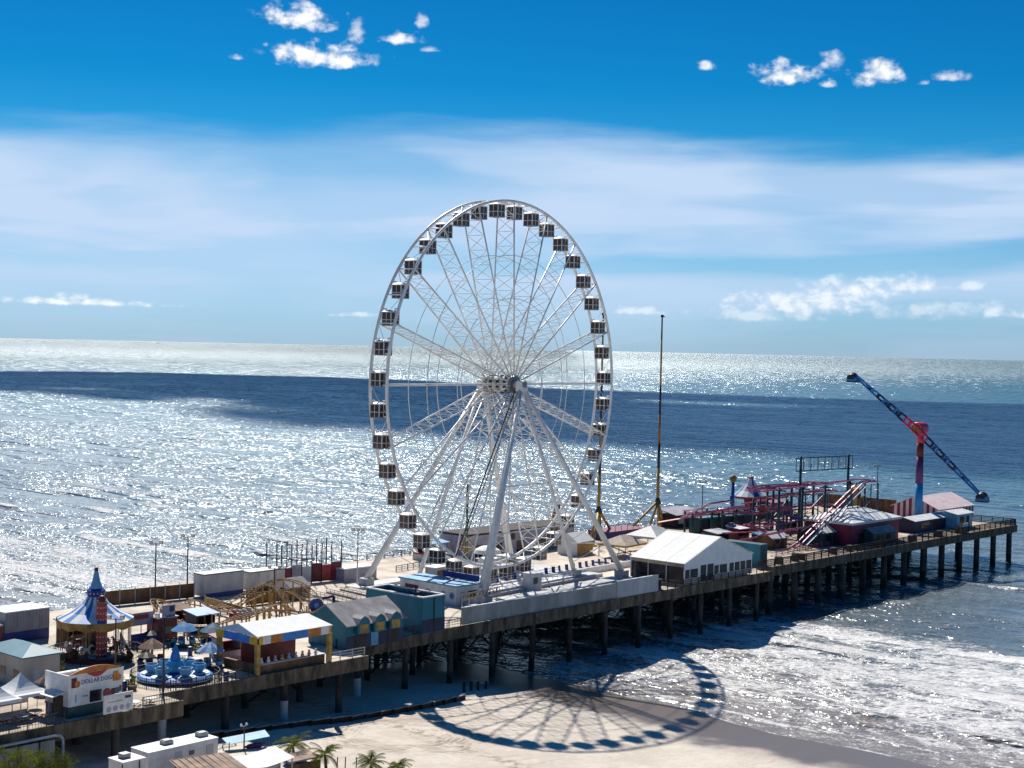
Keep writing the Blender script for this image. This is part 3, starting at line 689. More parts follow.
p = at(352, 652, Z0); gb = thing('gabled_arcade', 'teal building with grey pitched roof and three small dormer gables', 'building', (p.x, p.y + 1.2, Z0))
L_, D_, E_, RG = 11.0, 8.2, 3.7, 6.0
m = MB('teal'); m.bx(0, L_, 0, D_, 0, E_)
for x in (0, L_): m.add([(x, 0, E_), (x, D_, E_), (x, D_ / 2, RG)], [(0, 1, 2)])
m.build('wall', gb)
m = MB('roof_grey')
m.slab([(-.5, -.6, E_ - .2), (L_ + .3, -.6, E_ - .2), (L_ + .3, D_ / 2, RG + .12), (-.5, D_ / 2, RG + .12)], .14)
m.slab([(-.5, D_ / 2, RG + .12), (L_ + .3, D_ / 2, RG + .12), (L_ + .3, D_ + .6, E_ - .2), (-.5, D_ + .6, E_ - .2)], .14)
rf = m.build('roof', gb)
for j in range(3):
    x = 2.6 + j * 3.1; m = MB('teal'); m.bx(x - 1.1, x + 1.1, -.75, -.1, 2.2, 3.7)
    m.add([(x - 1.1, -.75, 3.7), (x + 1.1, -.75, 3.7), (x + .7, -.75, 4.3), (x, -.75, 4.65), (x - .7, -.75, 4.3)], [(0, 1, 2, 3, 4)])
    prof = [(-1.2, 3.66), (-.75, 4.34), (0, 4.72), (.75, 4.34), (1.2, 3.66)]
    m.use('roof_grey')
    for (a, za), (b_, zb) in zip(prof[:-1], prof[1:]): m.slab([(x + a, -.85, za), (x + b_, -.85, zb), (x + b_, 1.6, zb), (x + a, 1.6, za)], .08)
    m.build('dormer', gb)
    m = MB('ochre'); m.bx(x - .8, x + .8, -.8, -.751, 2.3, 3.5); m.build('dormer_panel', gb)
m = MB('navy'); m.bx(-.03, L_ + .03, -.05, -.002, 0, 1.9); m.build('base_band', gb)
m = MB('cup_blue'); m.bx(4.6, 6.0, -.1, -.051, .1, 2.0); m.build('door', gb)
for x in (1.6, 7.8):
    m = MB('black'); m.bx(x, x + 2.0, -.1, -.051, .1, 2.0); m.build('shutter', gb)

# ------------------------------------------------------------------ striped stall at the edge
p = at(268, 679, Z0); st = thing('game_stall', 'open game stall with white roof and blue yellow and orange valance', 'stall', (p.x, max(p.y, -7.2), Z0))
SW, SD, SH = 12.2, 8.0, 4.1
for x in (0, SW):
    for y in (0, SD): m = MB('ochre'); m.bx(x - .28, x + .28, y - .28, y + .28, 0, SH); m.build('post', st)
m = MB('white_fabric'); m.slab([(-.3, -.3, SH + 1.05), (SW + .3, -.3, SH + 1.05), (SW * .98, SD * .55, SH + 2.1), (SW * .02, SD * .55, SH + 2.1)], .12)
m.slab([(SW * .02, SD * .55, SH + 2.1), (SW * .98, SD * .55, SH + 2.1), (SW + .3, SD + .3, SH + 1.05), (-.3, SD + .3, SH + 1.05)], .12)
m.slab([(-.3, SD + .3, SH + 1.05), (-.3, -.3, SH + 1.05), (SW * .02, SD * .55, SH + 2.1)], .1); m.build('roof', st)
cols = ['yellow', 'white_paint', 'orange', 'bright_blue', 'bright_blue', 'bright_blue', 'orange', 'white_paint', 'yellow']
ed = [0, .6, 1.9, 3.8, 4.0, 6.0, 8.2, 10.4, 11.8, 12.2]
for j, c in enumerate(cols):
    m = MB(c); m.bx(ed[j], ed[j + 1], -.36, -.29, SH - .05, SH + 1.0); m.build('valance', st)
for (a, b_, c) in ((-.29, 1.2, 'yellow'), (1.2, 6.6, 'bright_blue'), (6.6, 8.3, 'yellow')):
    m = MB(c); m.bx(-.36, -.291, a, b_, SH - .05, SH + 1.0); m.build('valance', st)
m = MB('timber_brown'); m.bx(.4, SW - .4, .4, .9, 0, 1.2); m.bx(.4, .9, .901, SD - .5, 0, 1.2); m.use('pale_grey').bx(.3, SW - .3, .3, 1.0, 1.201, 1.3); m.build('counter', st)
m = MB('dark_red'); m.bx(2, SW - 1, 5.8, 6.0, 0, 3.4); m.build('back_panel', st)
for j in range(9):
    m = MB(random.choice(['white_paint', 'sky_blue', 'tan_fabric', 'red', 'lilac'])); x = 1.2 + j * 1.15; m.ball((x, .65, 1.55), .26, 8); m.ball((x, .65, 1.92), .17, 8); m.ball((x - .13, .65, 2.06), .07, 6); m.ball((x + .13, .65, 2.06), .07, 6)
    tag(m.build('plush_toy', None, st.location), 'small %s plush toy on the striped stall counter' % {'white_paint': 'white', 'sky_blue': 'pale blue', 'tan_fabric': 'tan', 'red': 'red', 'lilac': 'lilac'}[m.slots[0]], 'toy', 'prizes on the stall counter')

# blue framed emblem behind the stall
p = at(316, 618, Z0); em = thing('emblem_sign', 'dark blue round sign with a pale centre on a bent frame', 'sign', (p.x, p.y, Z0), R(-20))
m = MB('royal_blue'); m.lathe([(.45, -.2), (1.15, -.2), (1.15, .2), (.45, .2), (.45, -.2)], 16, (0, 0, 2.0), axis='y'); m.build('ring', em)
m = MB('sky_blue'); m.lathe([(0, -.05), (.45, -.05), (.45, .05), (0, .05)], 12, (0, 0, 2.0), axis='y'); m.build('disc', em)
m = MB('navy'); m.path([(1.0, 0, 3.0), (2.9, 0, 3.3), (3.0, 0, 1.4)], .25, 6); m.tube((0, 0, 0), (0, 0, .9), .12); m.tube((2.95, 0, 0), (2.95, 0, 1.4), .12); m.build('frame', em)

# ------------------------------------------------------------------ food stand
p = at(68, 719, Z0); fs_ = thing('food_stand', 'white two tier food stand lettered dollar dogs with orange topped sign', 'food stand', (p.x, p.y, Z0), R(2))
W_, D_, H_ = 8.2, 5.4, 3.4; fs_.scale = (.88, .84, .95)
m = MB('white_paint'); m.bx(0, W_, 0, D_, 1.35, H_); m.build('wall', fs_)
m = MB('teal_dark'); m.bx(.01, W_ - .01, .01, D_ - .01, 0, 1.349); m.build('base_band', fs_)
m = MB('white_paint'); m.bx(-.12, W_ + .12, -.12, .04, H_ - .15, H_ + 1.75); m.bx(-.12, .04, .041, D_, H_ - .15, H_ + 1.75)
prof = [(W_ * i / 14, H_ + 1.75 + .75 * math.sin(math.pi * i / 14) ** 1.0 - .0) for i in range(15)]
sg = m.build('sign_board', fs_)
m = MB('orange')
for (a, za), (b_, zb) in zip(prof[:-1], prof[1:]): m.add([(a, -.1, H_ + 1.751), (b_, -.1, H_ + 1.751), (b_, -.1, zb), (a, -.1, za), (a, .03, H_ + 1.751), (b_, .03, H_ + 1.751), (b_, .03, zb), (a, .03, za)], [(0, 1, 2, 3), (7, 6, 5, 4), (3, 2, 6, 7)])
m.build('sign_crest', fs_)
m = MB('red'); m.add([(2.6 + 3.2 * i / 10, -.14, H_ + 1.74) for i in range(11)] + [(2.6 + 3.2 * i / 10, -.14, H_ + 1.74 - .6 * math.sin(math.pi * i / 10)) for i in range(9, 0, -1)], [tuple(range(20))]); m.build('banner', fs_)
text_mesh('DOLLAR DOGS', .78, 'royal_blue', 'lettering', fs_, (4.3, -.15, H_ + .72), (R(90), 0, 0), .02, .92)
for x, mm in ((.9, 'dark_red'), (7.2, 'orange')):
    m = MB(mm); m.bx(x - .55, x + .25, -.15, -.121, H_ + .2, H_ + 1.4); m.use('orange').lathe([(0, -.05), (.42, -.05), (.42, 0)], 10, (x + .35, -.121, H_ + .6), axis='y'); m.build('food_picture', fs_)
m = MB('window_dark'); m.bx(3.2, 5.0, -.04, -.002, 1.5, 2.9); w_ = m.build('serving_window', fs_)
m = MB('red'); m.lathe([(0, -.06), (.6, -.06), (.6, 0)], 14, (5.85, 0, 2.25), axis='y'); m.build('round_sign', fs_)
m = MB('dark_red'); m.bx(6.5, 7.1, -.05, -.002, 1.7, 2.7); m.use('teal').bx(7.1, 7.7, -.05, -.002, 1.7, 2.7); m.use('red').bx(7.75, 8.1, -.05, -.002, 2.2, 2.9); m.build('menu_panel', fs_)
m = MB('sky_blue'); m.bx(1.0, 1.2, -.04, -.002, 1.8, 2.7); m.bx(2.1, 2.9, -.04, -.002, 2.3, 2.5); m.build('decal', fs_)
m = MB('black'); m.bx(-.04, -.002, 1.2, 3.6, .6, 2.6); m.build('side_window', fs_)
m = MB('white_paint'); m.slab([(-1.9, .8, 2.75), (-.05, .8, 3.1), (-.05, 4.0, 3.1), (-1.9, 4.0, 2.75)], .1); m.build('awning', fs_)
m = MB('royal_blue'); m.bx(-.05, -.002, 3.7, 5.2, .05, 1.34); m.build('side_panel', fs_)
m = MB('orange'); m.bx(.4, W_ - .3, 2.0, D_ - .5, H_ + .02, H_ + .3); m.build('roof', fs_)
for x in (1.5, 4.8):
    m = MB('white_paint'); m.box((x + .8, 4.0, H_ + .9), (3.0, .7, 1.1)); m.use('pale_grey').box((x + .8, 3.62, H_ + .9), (2.6, .05, .7)); m.build('roof_unit', fs_)
p = at(103, 718, Z0); m = MB('white_paint'); m.bx(0, 4.0, -.06, .06, .35, 2.5); sb = thing('banner_board', 'white banner board with small dark figures beside the food stand', 'sign', (p.x, p.y, Z0), R(2)); m.build('board', sb)
m = MB('lilac')
for x in (.7, 1.6, 2.5, 3.3): m.lathe([(0, -.03), (.32, -.03), (.32, 0)], 10, (x, -.061, .85), axis='y')
m.use('steel_grey').bx(.6, 2.6, -.09, -.061, 1.6, 1.7); m.use('navy').bx(2.9, 3.7, -.09, -.061, 1.8, 2.1); m.build('picture', sb)
m = MB('dark_steel'); m.bx(.2, .3, -.03, .03, 0, .35); m.bx(3.7, 3.8, -.03, .03, 0, .35); m.build('stand', sb)

# ------------------------------------------------------------------ beige building, storage shed, canopies
p = at(23, 689, Z0); bb = thing('beige_office', 'beige flat walled building with a teal hipped roof', 'building', (p.x, p.y, Z0))
m = MB('beige_wall'); m.bx(0, 5.0, 0, 9.0, 0, 3.9); m.build('wall', bb)
m = MB('teal'); a = [(-.4, -.4, 3.9), (5.4, -.4, 3.9), (5.4, 9.4, 3.9), (-.4, 9.4, 3.9)]; r2_ = [(2.5, 2.4, 4.9), (2.5, 6.6, 4.9)]
m.slab([a[0], a[1], r2_[0]], .1); m.slab([a[1], a[2], r2_[1], r2_[0]], .1); m.slab([a[2], a[3], r2_[1]], .1); m.slab([a[3], a[0], r2_[0], r2_[1]], .1); m.bx(-.42, 5.42, -.42, 9.42, 3.75, 3.88); m.build('roof', bb)
for y in (1.0, 4.2):
    m = MB('window_dark'); m.bx(-.05, -.002, y, y + 1.3, .1 if y < 2 else 1.0, 2.1); m.build('window' if y > 2 else 'door', bb)
m = MB('pale_grey'); m.bx(1.2, 2.2, -.05, -.002, .05, 2.1); m.build('door', bb)
p = at(5, 644, Z0); sh = thing('storage_container', 'grey storage container with royal blue lower band and white roof', 'container', (p.x, p.y, Z0))
m = MB('grey_paint'); m.bx(0, 6.9, 0, 5, 1.5, 4.3)
for x in np.arange(.3, 6.8, .5): m.bx(x, x + .1, -.04, -.001, 1.6, 4.2)
m.build('wall', sh); m = MB('royal_blue'); m.bx(.01, 6.89, .01, 4.99, 0, 1.499); m.build('base_band', sh); m = MB('white_paint'); m.bx(-.1, 7.0, -.1, 5.1, 4.3, 4.45); m.build('roof', sh)
p = at(3, 644, Z0); rk = thing('red_kiosk', 'small red kiosk at the end of the grey and blue container', 'kiosk', (p.x - 3.2, p.y - .5, Z0))
m = MB('red'); m.bx(0, 2.6, 0, 2.6, 0, 2.7); m.build('wall', rk); m = MB('white_paint'); m.bx(-.2, 2.8, -.2, 2.8, 2.7, 2.95); m.build('roof', rk)
m = MB('window_dark'); m.bx(.5, 2.1, -.04, -.002, 1.1, 2.1); m.build('window', rk)
def canopy(px, py, label):
    p = at(px, py, Z0); cn = thing('canopy_tent', label, 'tent', (p.x, p.y, Z0), 0, 'white peaked canopies'); S = 2.3
    for sx_ in (-1, 1):
        for sy_ in (-1, 1): m = MB('pale_grey'); m.tube((sx_ * S, sy_ * S, 0), (sx_ * S, sy_ * S, 2.7), .06); m.build('leg', cn)
    m = MB('white_fabric'); nn = 6
    for k4 in range(4):
        A = Vector((S, S, 0)); rot = Matrix.Rotation(k4 * math.pi / 2, 3, 'Z')
        for j in range(nn):
            f0, f1 = j / nn, (j + 1) / nn; z0_, z1_ = 2.7 + 2.1 * f0 ** 1.7, 2.7 + 2.1 * f1 ** 1.7
            r0, r1 = S * 1.05 * (1 - f0), S * 1.05 * (1 - f1)
            m.add([rot @ Vector(v_) for v_ in [(-r0, -r0, z0_), (r0, -r0, z0_), (r1, -r1, z1_), (-r1, -r1, z1_)]], [(0, 1, 2, 3)], True)
        m.add([rot @ Vector(v_) for v_ in [(-S * 1.05, -S * 1.05, 2.35), (S * 1.05, -S * 1.05, 2.35), (S * 1.05, -S * 1.05, 2.7), (-S * 1.05, -S * 1.05, 2.7)]], [(0, 1, 2, 3)])
    m.build('canopy', cn)
    m = MB('lilac'); m.bx(-S, S, S - .04, S, .6, 2.35); m.build('back_curtain', cn); return cn
canopy(20, 714, 'white peaked canopy tent nearest the food stand'); canopy(-9, 722, 'white peaked canopy tent cut by the left edge of the photo')
def picnic(px, py, label):
    p = at(px, py, Z0); pt = thing('picnic_table', label, 'table', (p.x, p.y, Z0), R(random.uniform(-20, 20)), 'picnic tables in front of the canopies')
    m = MB('pale_grey'); m.lathe([(0, .72), (.8, .72), (.8, .78), (0, .78)], 14); m.build('tabletop', pt)
    m = MB('dark_steel'); m.tube((0, 0, 0), (0, 0, .72), .06); m.build('leg', pt)
    for k4 in range(4):
        a = k4 * math.pi / 2 + .6; m = MB('dark_steel'); m.lathe([(0, .42), (.24, .42), (.24, .48), (0, .48)], 8, (1.15 * math.cos(a), 1.15 * math.sin(a), 0)); m.tube((0, 0, .2), (1.15 * math.cos(a), 1.15 * math.sin(a), .42), .04); m.build('seat', pt)
picnic(6, 724, 'round picnic table with dark seats at the left photo edge'); picnic(22, 722, 'round picnic table with dark seats under the front canopy edge'); picnic(35, 717, 'round picnic table with dark seats beside the food stand')
def parasol(px, py, z, label, cols_, h=2.6, r=1.3, closed=False):
    p = at(px, py, z); u = thing('parasol', label, 'parasol', (p.x, p.y, z))
    m = MB('pale_grey'); m.tube((0, 0, 0), (0, 0, h + .2), .04); m.build('pole', u)
    m = MB(cols_[0]); m.lathe([(r, h - .9 if closed else h - .55), (r * .5, h - .2), (.02, h + .1)], 10, mats=cols_); m.build('canopy', u); return u
parasol(37, 714, Z0, 'red and white striped parasol beside the white canopy', ['red', 'white_fabric'], 3.0, 1.0, True)

# ------------------------------------------------------------------ carousel
p = at(95, 657, Z0); ca = thing('carousel', 'carousel with blue and white striped top and gold scalloped valance', 'carousel', (p.x, p.y, Z0))
RC = 5.3; ca.scale = (.95, .95, .96)
m = MB('dark_red'); m.lathe([(0, 0), (RC, 0), (RC, .5), (0, .5)], 24); m.build('platform', ca)
m = MB('gold'); m.lathe([(1.5, .5), (1.5, 4.6), (2.2, 5.0)], 16); m.use('dark_glass')
for j in range(8): a = j * math.pi / 4; m.box((1.5 * math.cos(a), 1.5 * math.sin(a), 2.5), (.1, .7, 2.4), a)
m.build('centre_drum', ca)
m = MB('bright_blue')
for (r0, z0_, r1, z1_) in ((RC, 5.6, 3.4, 6.5), (3.4, 6.5, 1.9, 7.6), (1.9, 7.6, 1.1, 8.7)): m.lathe([(r0, z0_), (r1, z1_)], 24, mats=['bright_blue', 'bright_blue', 'white_fabric', 'white_fabric'] if False else ['bright_blue', 'white_fabric'])
m.build('canopy', ca)
m = MB('gold')
for j in range(48):
    a0, a1 = 2 * math.pi * j / 48, 2 * math.pi * (j + 1) / 48; d0 = 4.75 - .35 * abs(math.sin(j * math.pi / 4)); d1 = 4.75 - .35 * abs(math.sin((j + 1) * math.pi / 4)); rr_ = RC + .05
    m.use('gold' if (j // 2) % 2 else 'ochre').add([(rr_ * math.cos(a0), rr_ * math.sin(a0), d0), (rr_ * math.cos(a1), rr_ * math.sin(a1), d1), (rr_ * 1.02 * math.cos(a1), rr_ * 1.02 * math.sin(a1), 5.62), (rr_ * 1.02 * math.cos(a0), rr_ * 1.02 * math.sin(a0), 5.62)], [(0, 1, 2, 3)])
m.build('valance', ca)
m = MB('royal_blue'); m.lathe([(1.1, 8.7), (1.35, 9.0), (1.3, 9.5), (.9, 9.8)], 16)
m.use('white_paint')
for j in range(16): a = 2 * math.pi * j / 16; m.ball((1.36 * math.cos(a), 1.36 * math.sin(a), 9.15), .11, 6)
m.use('red').lathe([(1.12, 8.62), (1.2, 8.7), (1.12, 8.78)], 16); m.build('lantern_ring', ca)
m = MB('sky_blue'); m.lathe([(.95, 9.75), (.55, 10.8), (.28, 12.2)], 14); m.use('dark_red').ball((0, 0, 12.4), .32); m.build('finial', ca)
for j in range(12):
    a = 2 * math.pi * j / 12 + .13; m = MB('gold'); m.tube((4.8 * math.cos(a), 4.8 * math.sin(a), .5), (4.8 * math.cos(a), 4.8 * math.sin(a), 4.9), .07); m.build('pole', ca)
    m = MB('horse_white' if j % 3 else 'horse_brown'); r_ = 3.9; z = 1.5 + .3 * (j % 2); c = Vector((r_ * math.cos(a), r_ * math.sin(a), z)); tv = Vector((-math.sin(a), math.cos(a), 0))
    m.tube(c - tv * .6, c + tv * .55, .3, .27, n=8); m.tube(c + tv * .5 + Vector((0, 0, .1)), c + tv * .85 + Vector((0, 0, .75)), .2, .13); m.tube(c + tv * .82 + Vector((0, 0, .72)), c + tv * 1.2 + Vector((0, 0, .5)), .14, .09)
    for s, e in ((.45, .85), (.4, .6), (-.5, -.85), (-.45, -.6)): m.tube(c + tv * s, c + tv * e + Vector((0, 0, -.75)), .1, .06)
    m.tube(c - tv * .6 + Vector((0, 0, .1)), c - tv * .95 + Vector((0, 0, -.4)), .09, .04)
    m.use('gold').tube(c + Vector((0, 0, -1)), c + Vector((0, 0, 3)), .035, n=5); m.build('horse', ca)
# red tower with stars
p = at(101, 663, Z0); rt = thing('star_tower', 'narrow red drop tower dotted with pale stars in front of the carousel', 'ride tower', (p.x, p.y, Z0), R(20))
m = MB('red'); m.bx(-.55, .55, -.45, .45, .5, 8.0); m.build('mast', rt)
m = MB('offwhite')
for j in range(9):
    for s in (-.25, .25): m.box((s * (1 if j % 2 else -1), -.46, 1.2 + j * .78), (.2, .03, .2), 0, 0, R(45)); m.box((-.56, s, 1.2 + j * .78), (.03, .2, .2), 0, R(45))
m.build('star', rt)
m = MB('dark_red'); m.ball((0, 0, 8.5), .55); m.use('gold').tube((0, 0, 8.0), (0, 0, 8.3), .6, n=10); m.build('crown', rt)
m = MB('cup_blue')
for j in range(8): a = j * math.pi / 4; m.slab([(.5 * math.cos(a - .3), .5 * math.sin(a - .3), .6), (1.7 * math.cos(a - .25), 1.7 * math.sin(a - .25), 1.0), (1.7 * math.cos(a + .25), 1.7 * math.sin(a + .25), 1.0), (.5 * math.cos(a + .3), .5 * math.sin(a + .3), .6)], .15)
m.lathe([(0, .5), (.8, .5), (.8, .1), (0, .1)], 12); m.build('seat_ring', rt)

# ------------------------------------------------------------------ teacups
p = at(175, 679, Z0); tcup = thing('teacup_ride', 'round blue teacup ride with a tall teapot in the middle', 'teacup ride', (p.x, p.y, Z0))
m = MB('bright_blue'); m.lathe([(0, .75), (4.4, .75), (4.75, .55), (4.75, .3)], 32); m.use('navy').lathe([(4.7, .3), (4.5, .05), (0, .05)], 32); m.build('turntable', tcup)
m = MB('cup_blue'); m.lathe([(.5, .75), (1.15, 1.1), (1.3, 1.7), (.95, 2.4), (.6, 2.6)], 16); m.use('bright_blue').lathe([(.7, 2.55), (.55, 3.2), (.12, 4.4), (0, 4.7)], 14)
m.use('cup_blue').tube((1.1, 0, 1.5), (1.9, 0, 2.5), .28, .14, n=8); m.path([(-1.1, 0, 2.1), (-1.7, 0, 2.2), (-1.8, 0, 1.6), (-1.2, 0, 1.2)], .1, 6); m.build('teapot', tcup)
for j in range(6):
    a = j * math.pi / 3 + .35; c = (2.95 * math.cos(a), 2.95 * math.sin(a), .76)
    m = MB('white_paint'); m.lathe([(0, 0), (1.3, .06), (1.3, .12), (0, .1)], 16, c); sau = m.build('saucer', tcup)
    m = MB('cup_blue' if j % 2 else 'sky_blue'); m.lathe([(.45, .12), (.72, .45), (.85, 1.2), (.78, 1.2), (.62, .5), (0, .45)], 16, c)
    m.use('offwhite').lathe([(.0, .75), (.2, .75), (.2, .45)], 8, c); m.use('cup_blue').path([Vector(c) + Vector((.8, 0, 1.0)), Vector(c) + Vector((1.15, 0, .95)), Vector(c) + Vector((1.1, 0, .55)), Vector(c) + Vector((.72, 0, .45))], .07, 5); m.build('cup', tcup)

# ------------------------------------------------------------------ red booth, panels, small rides behind the teacups
p = at(158, 643, Z0); rb = thing('ticket_booth', 'dark red ticket booth under a lilac sign panel', 'booth', (p.x, p.y, Z0))
m = MB('dark_red'); m.bx(0, 3.2, 0, 2.8, 0, 3.4); m.build('wall', rb); m = MB('lilac'); m.bx(-.2, 3.4, -.2, 3.0, 3.4, 3.55); m.build('roof', rb)
m = MB('lilac'); m.bx(.8, 3.0, .2, .3, 3.55, 5.2); m.use('navy').bx(2.0, 2.8, .16, .199, 4.2, 5.0); m.build('sign_panel', rb)
m = MB('window_dark'); m.bx(.6, 2.4, -.04, -.002, 1.2, 2.2); m.build('window', rb)
p = at(132, 647, Z0); lw = thing('queue_hoarding', 'royal blue queue hoarding with a pale sign frame behind the carousel', 'hoarding', (p.x, p.y, Z0))
m = MB('royal_blue'); m.bx(0, 4.6, 0, .25, 0, 1.7); m.build('panel', lw)
m = MB('lilac'); m.bx(.5, 4.4, 1.3, 1.5, 2.6, 4.4); m.use('red').bx(1.2, 3.5, 1.24, 1.299, 3.5, 4.1); m.build('sign', lw)
for x in (.7, 2.4, 4.2): m = MB('pale_grey'); m.tube((x, 1.4, 0), (x, 1.4, 2.6), .07); m.build('post', lw)
def small_ride(px, py, label, mm, roof):
    p = at(px, py, Z0); r_ = thing('kiddie_ride', label, 'kiddie ride', (p.x, p.y, Z0), 0, 'small rides behind the teacups')
    m = MB('dark_steel'); m.lathe([(0, .0), (1.9, 0), (1.9, .3), (0, .3)], 16); m.build('base', r_)
    m = MB(roof); m.lathe([(1.9, 2.3), (1.0, 2.9), (0, 3.5)], 12, mats=[roof, mm]); m.build('canopy', r_)
    m = MB('offwhite'); m.tube((0, 0, .3), (0, 0, 3.4), .15); m.build('column', r_)
    for j in range(5):
        a = j * 1.2566; c = Vector((1.35 * math.cos(a), 1.35 * math.sin(a), .75)); m = MB(mm); m.lathe([(.15, -.3), (.42, -.1), (.45, .35)], 8, c); m.use('dark_red').box(c + Vector((0, 0, .2)), (.3, .3, .5)); m.build('car', r_)
small_ride(184, 646, 'small kiddie ride with blue and pale canopy beside the red booth', 'cup_blue', 'bright_blue')
small_ride(213, 647, 'small dark blue kiddie ride next to the stall posts', 'royal_blue', 'teal')
small_ride(210, 668, 'small blue topped kiddie ride right of the teacups', 'sky_blue', 'blue')
small_ride(152, 664, 'small dark kiddie ride left of the teapot', 'dark_red', 'timber_brown')
def fence_run(px0, py0, px1, py1, label, h, m_, n, name='board_fence'):
    a, b_ = at(px0, py0, Z0), at(px1, py1, Z0); L = (b_ - a).length
    f_ = thing(name, label, 'fence', (a.x, a.y, Z0), math.atan2((b_ - a).y, (b_ - a).x))
    for j in range(n):
        m = MB(m_); m.bx(L * j / n + .08, L * (j + 1) / n - .08, -.04, .04, .1, h); m.build('panel', f_)
    for j in range(n + 1): m = MB('pale_grey'); m.box((L * j / n, 0, h / 2 + .1), (.14, .14, h + .2)); m.build('post', f_)
    return f_
fence_run(104, 607, 194, 598, 'brown board fence in front of the surf behind the carousel', 2.5, 'timber_brown', 6)
fence_run(40, 668, 78, 660, 'low orange brown barrier beside the beige building', 1.3, 'gold', 4)

# trailers and nets along the far side
def container(px, py, w_, d_, h_, mm, label, trim='royal_blue', door=True):
    p = at(px, py, Z0); c = thing('trailer', label, 'trailer', (p.x, p.y, Z0))
    m = MB(mm); m.bx(0, w_, 0, d_, .35, h_)
    for x in np.arange(.4, w_ - .2, .6): m.bx(x, x + .06, -.03, -.001, .5, h_ - .15)
    m.build('body', c); m = MB('dark_steel'); m.bx(-.06, w_ + .06, -.06, d_ + .06, h_, h_ + .12); m.use('white_paint').bx(.02, w_ - .02, .02, d_ - .02, h_ + .121, h_ + .2); m.build('roof', c)
    m = MB(trim); m.bx(.1, w_ - .1, -.06, -.031, .1, .8); m.build('skirt', c)
    for x in (1.2, w_ - 1.6): m = MB('black'); m.lathe([(0, -.1), (.34, -.1), (.34, .1), (0, .1)], 12, (x, .1, .34), axis='y'); m.build('wheel', c)
    if door: m = MB('pale_grey'); m.bx(-.05, -.002, .8, 1.8, .4, 2.4); m.build('door', c)
container(204, 599, 8.2, 3.0, 3.9, 'pale_grey', 'large pale trailer beside the brown board fence')
container(250, 593, 7.6, 3.0, 3.4, 'offwhite', 'cream trailer between the pale trailer and the red netted cage', 'timber_brown')
p = at(281, 586, Z0); q = at(341, 580, Z0); ba = thing('batting_cage', 'netted cage with tall dark poles and red and purple panels', 'cage', (p.x, p.y, Z0), math.atan2((q - p).y, (q - p).x)); L = (q - p).length
for row, y in enumerate((0, 5)):
    for j in range(7):
        m = MB('dark_steel'); m.tube((L * j / 6, y, 0), (L * j / 6, y, 7.2), .11); m.build('pole', ba)
m = MB('dark_steel')
for y in (0, 5):
    for z in (3.4, 5.3, 7.1): m.tube((0, y, z), (L, y, z), .025, n=4)
    for x in np.arange(.5, L, .7): m.tube((x, y, 3.2), (x, y, 7.1), .018, n=3, caps=False)
m.build('net', ba)
for j in range(6): m = MB(('maroon', 'lilac', 'pale_grey', 'dark_red', 'red', 'maroon')[j]); m.bx(L * j / 6 + .12, L * (j + 1) / 6 - .12, -.05, .05, .15, 3.1 + .4 * (j % 2)); m.build('panel', ba)
p = at(344, 582, Z0); lo2 = thing('lilac_shed', 'low lilac shed with a white roof behind the tall lamp post', 'shed', (p.x, p.y, Z0))
m = MB('lilac'); m.bx(0, 8.0, 0, 3.5, 0, 2.2); m.build('wall', lo2); m = MB('white_paint'); m.bx(-.1, 8.1, -.1, 3.6, 2.2, 2.38); m.build('roof', lo2)
for x in (1.2, 4.0, 6.4): m = MB('grey_paint'); m.bx(x, x + .9, -.04, -.002, .1, 1.9); m.build('door', lo2)
p = at(290, 600, Z0); gs = thing('small_hut', 'small pale hut with a grey pitched roof beside the gold coaster', 'hut', (p.x, p.y, Z0))
m = MB('pale_grey'); m.bx(0, 4, 0, 4, 0, 2.2)
for x in (0, 4): m.add([(x, 0, 2.2), (x, 4, 2.2), (x, 2, 3.3)], [(0, 1, 2)])
m.build('wall', gs); m = MB('roof_grey'); m.slab([(-.3, -.3, 2.1), (4.3, -.3, 2.1), (4.3, 2, 3.4), (-.3, 2, 3.4)], .1); m.slab([(-.3, 2, 3.4), (4.3, 2, 3.4), (4.3, 4.3, 2.1), (-.3, 4.3, 2.1)], .1); m.build('roof', gs)
m = MB('window_dark'); m.bx(-.04, -.002, 1.2, 2.6, .9, 1.8); m.build('window', gs)

# ------------------------------------------------------------------ kiddie coaster in gold
kc0 = at(238, 621, Z0); kc = thing('kiddie_coaster', 'low gold steel coaster winding behind the striped stall', 'roller coaster', (kc0.x, kc0.y, Z0), R(8))
pts = []; N = 120
for i in range(N):
    a = 2 * math.pi * i / N; rx = 14.5 + 1.2 * math.sin(2 * a); ry = 11.0
    pts.append(Vector((rx * math.cos(a), ry * math.sin(a) * (1 + .22 * math.cos(a * 2)), 2.5 + 1.2 * math.sin(3 * a + .6) + .8 * math.cos(2 * a))))
inner = [Vector((p_.x * .66, p_.y * .62, p_.z * .55 + .9 + .9 * math.sin(i * .21))) for i, p_ in enumerate(pts)]
loop3 = [Vector((p_.x * .84 + .6, p_.y * .8, 1.3 + 1.0 * math.sin(i * .157 + 1.0) + .5)) for i, p_ in enumerate(pts)]
for PT in (pts, inner, loop3):
    m = MB('gold')
    for i in range(N):
        t_ = (PT[(i + 1) % N] - PT[i - 1]).normalized(); s_ = Vector((t_.y, -t_.x, 0)).normalized() * .5
        t2 = (PT[(i + 2) % N] - PT[i]).normalized(); s2 = Vector((t2.y, -t2.x, 0)).normalized() * .5
        for sg_ in (-1, 1): m.tube(PT[i] + s_ * sg_, PT[(i + 1) % N] + s2 * sg_, .085, n=5, caps=False)
        m.tube(PT[i] - s_, PT[i] + s_, .05, n=4)
    m.build('track', kc)
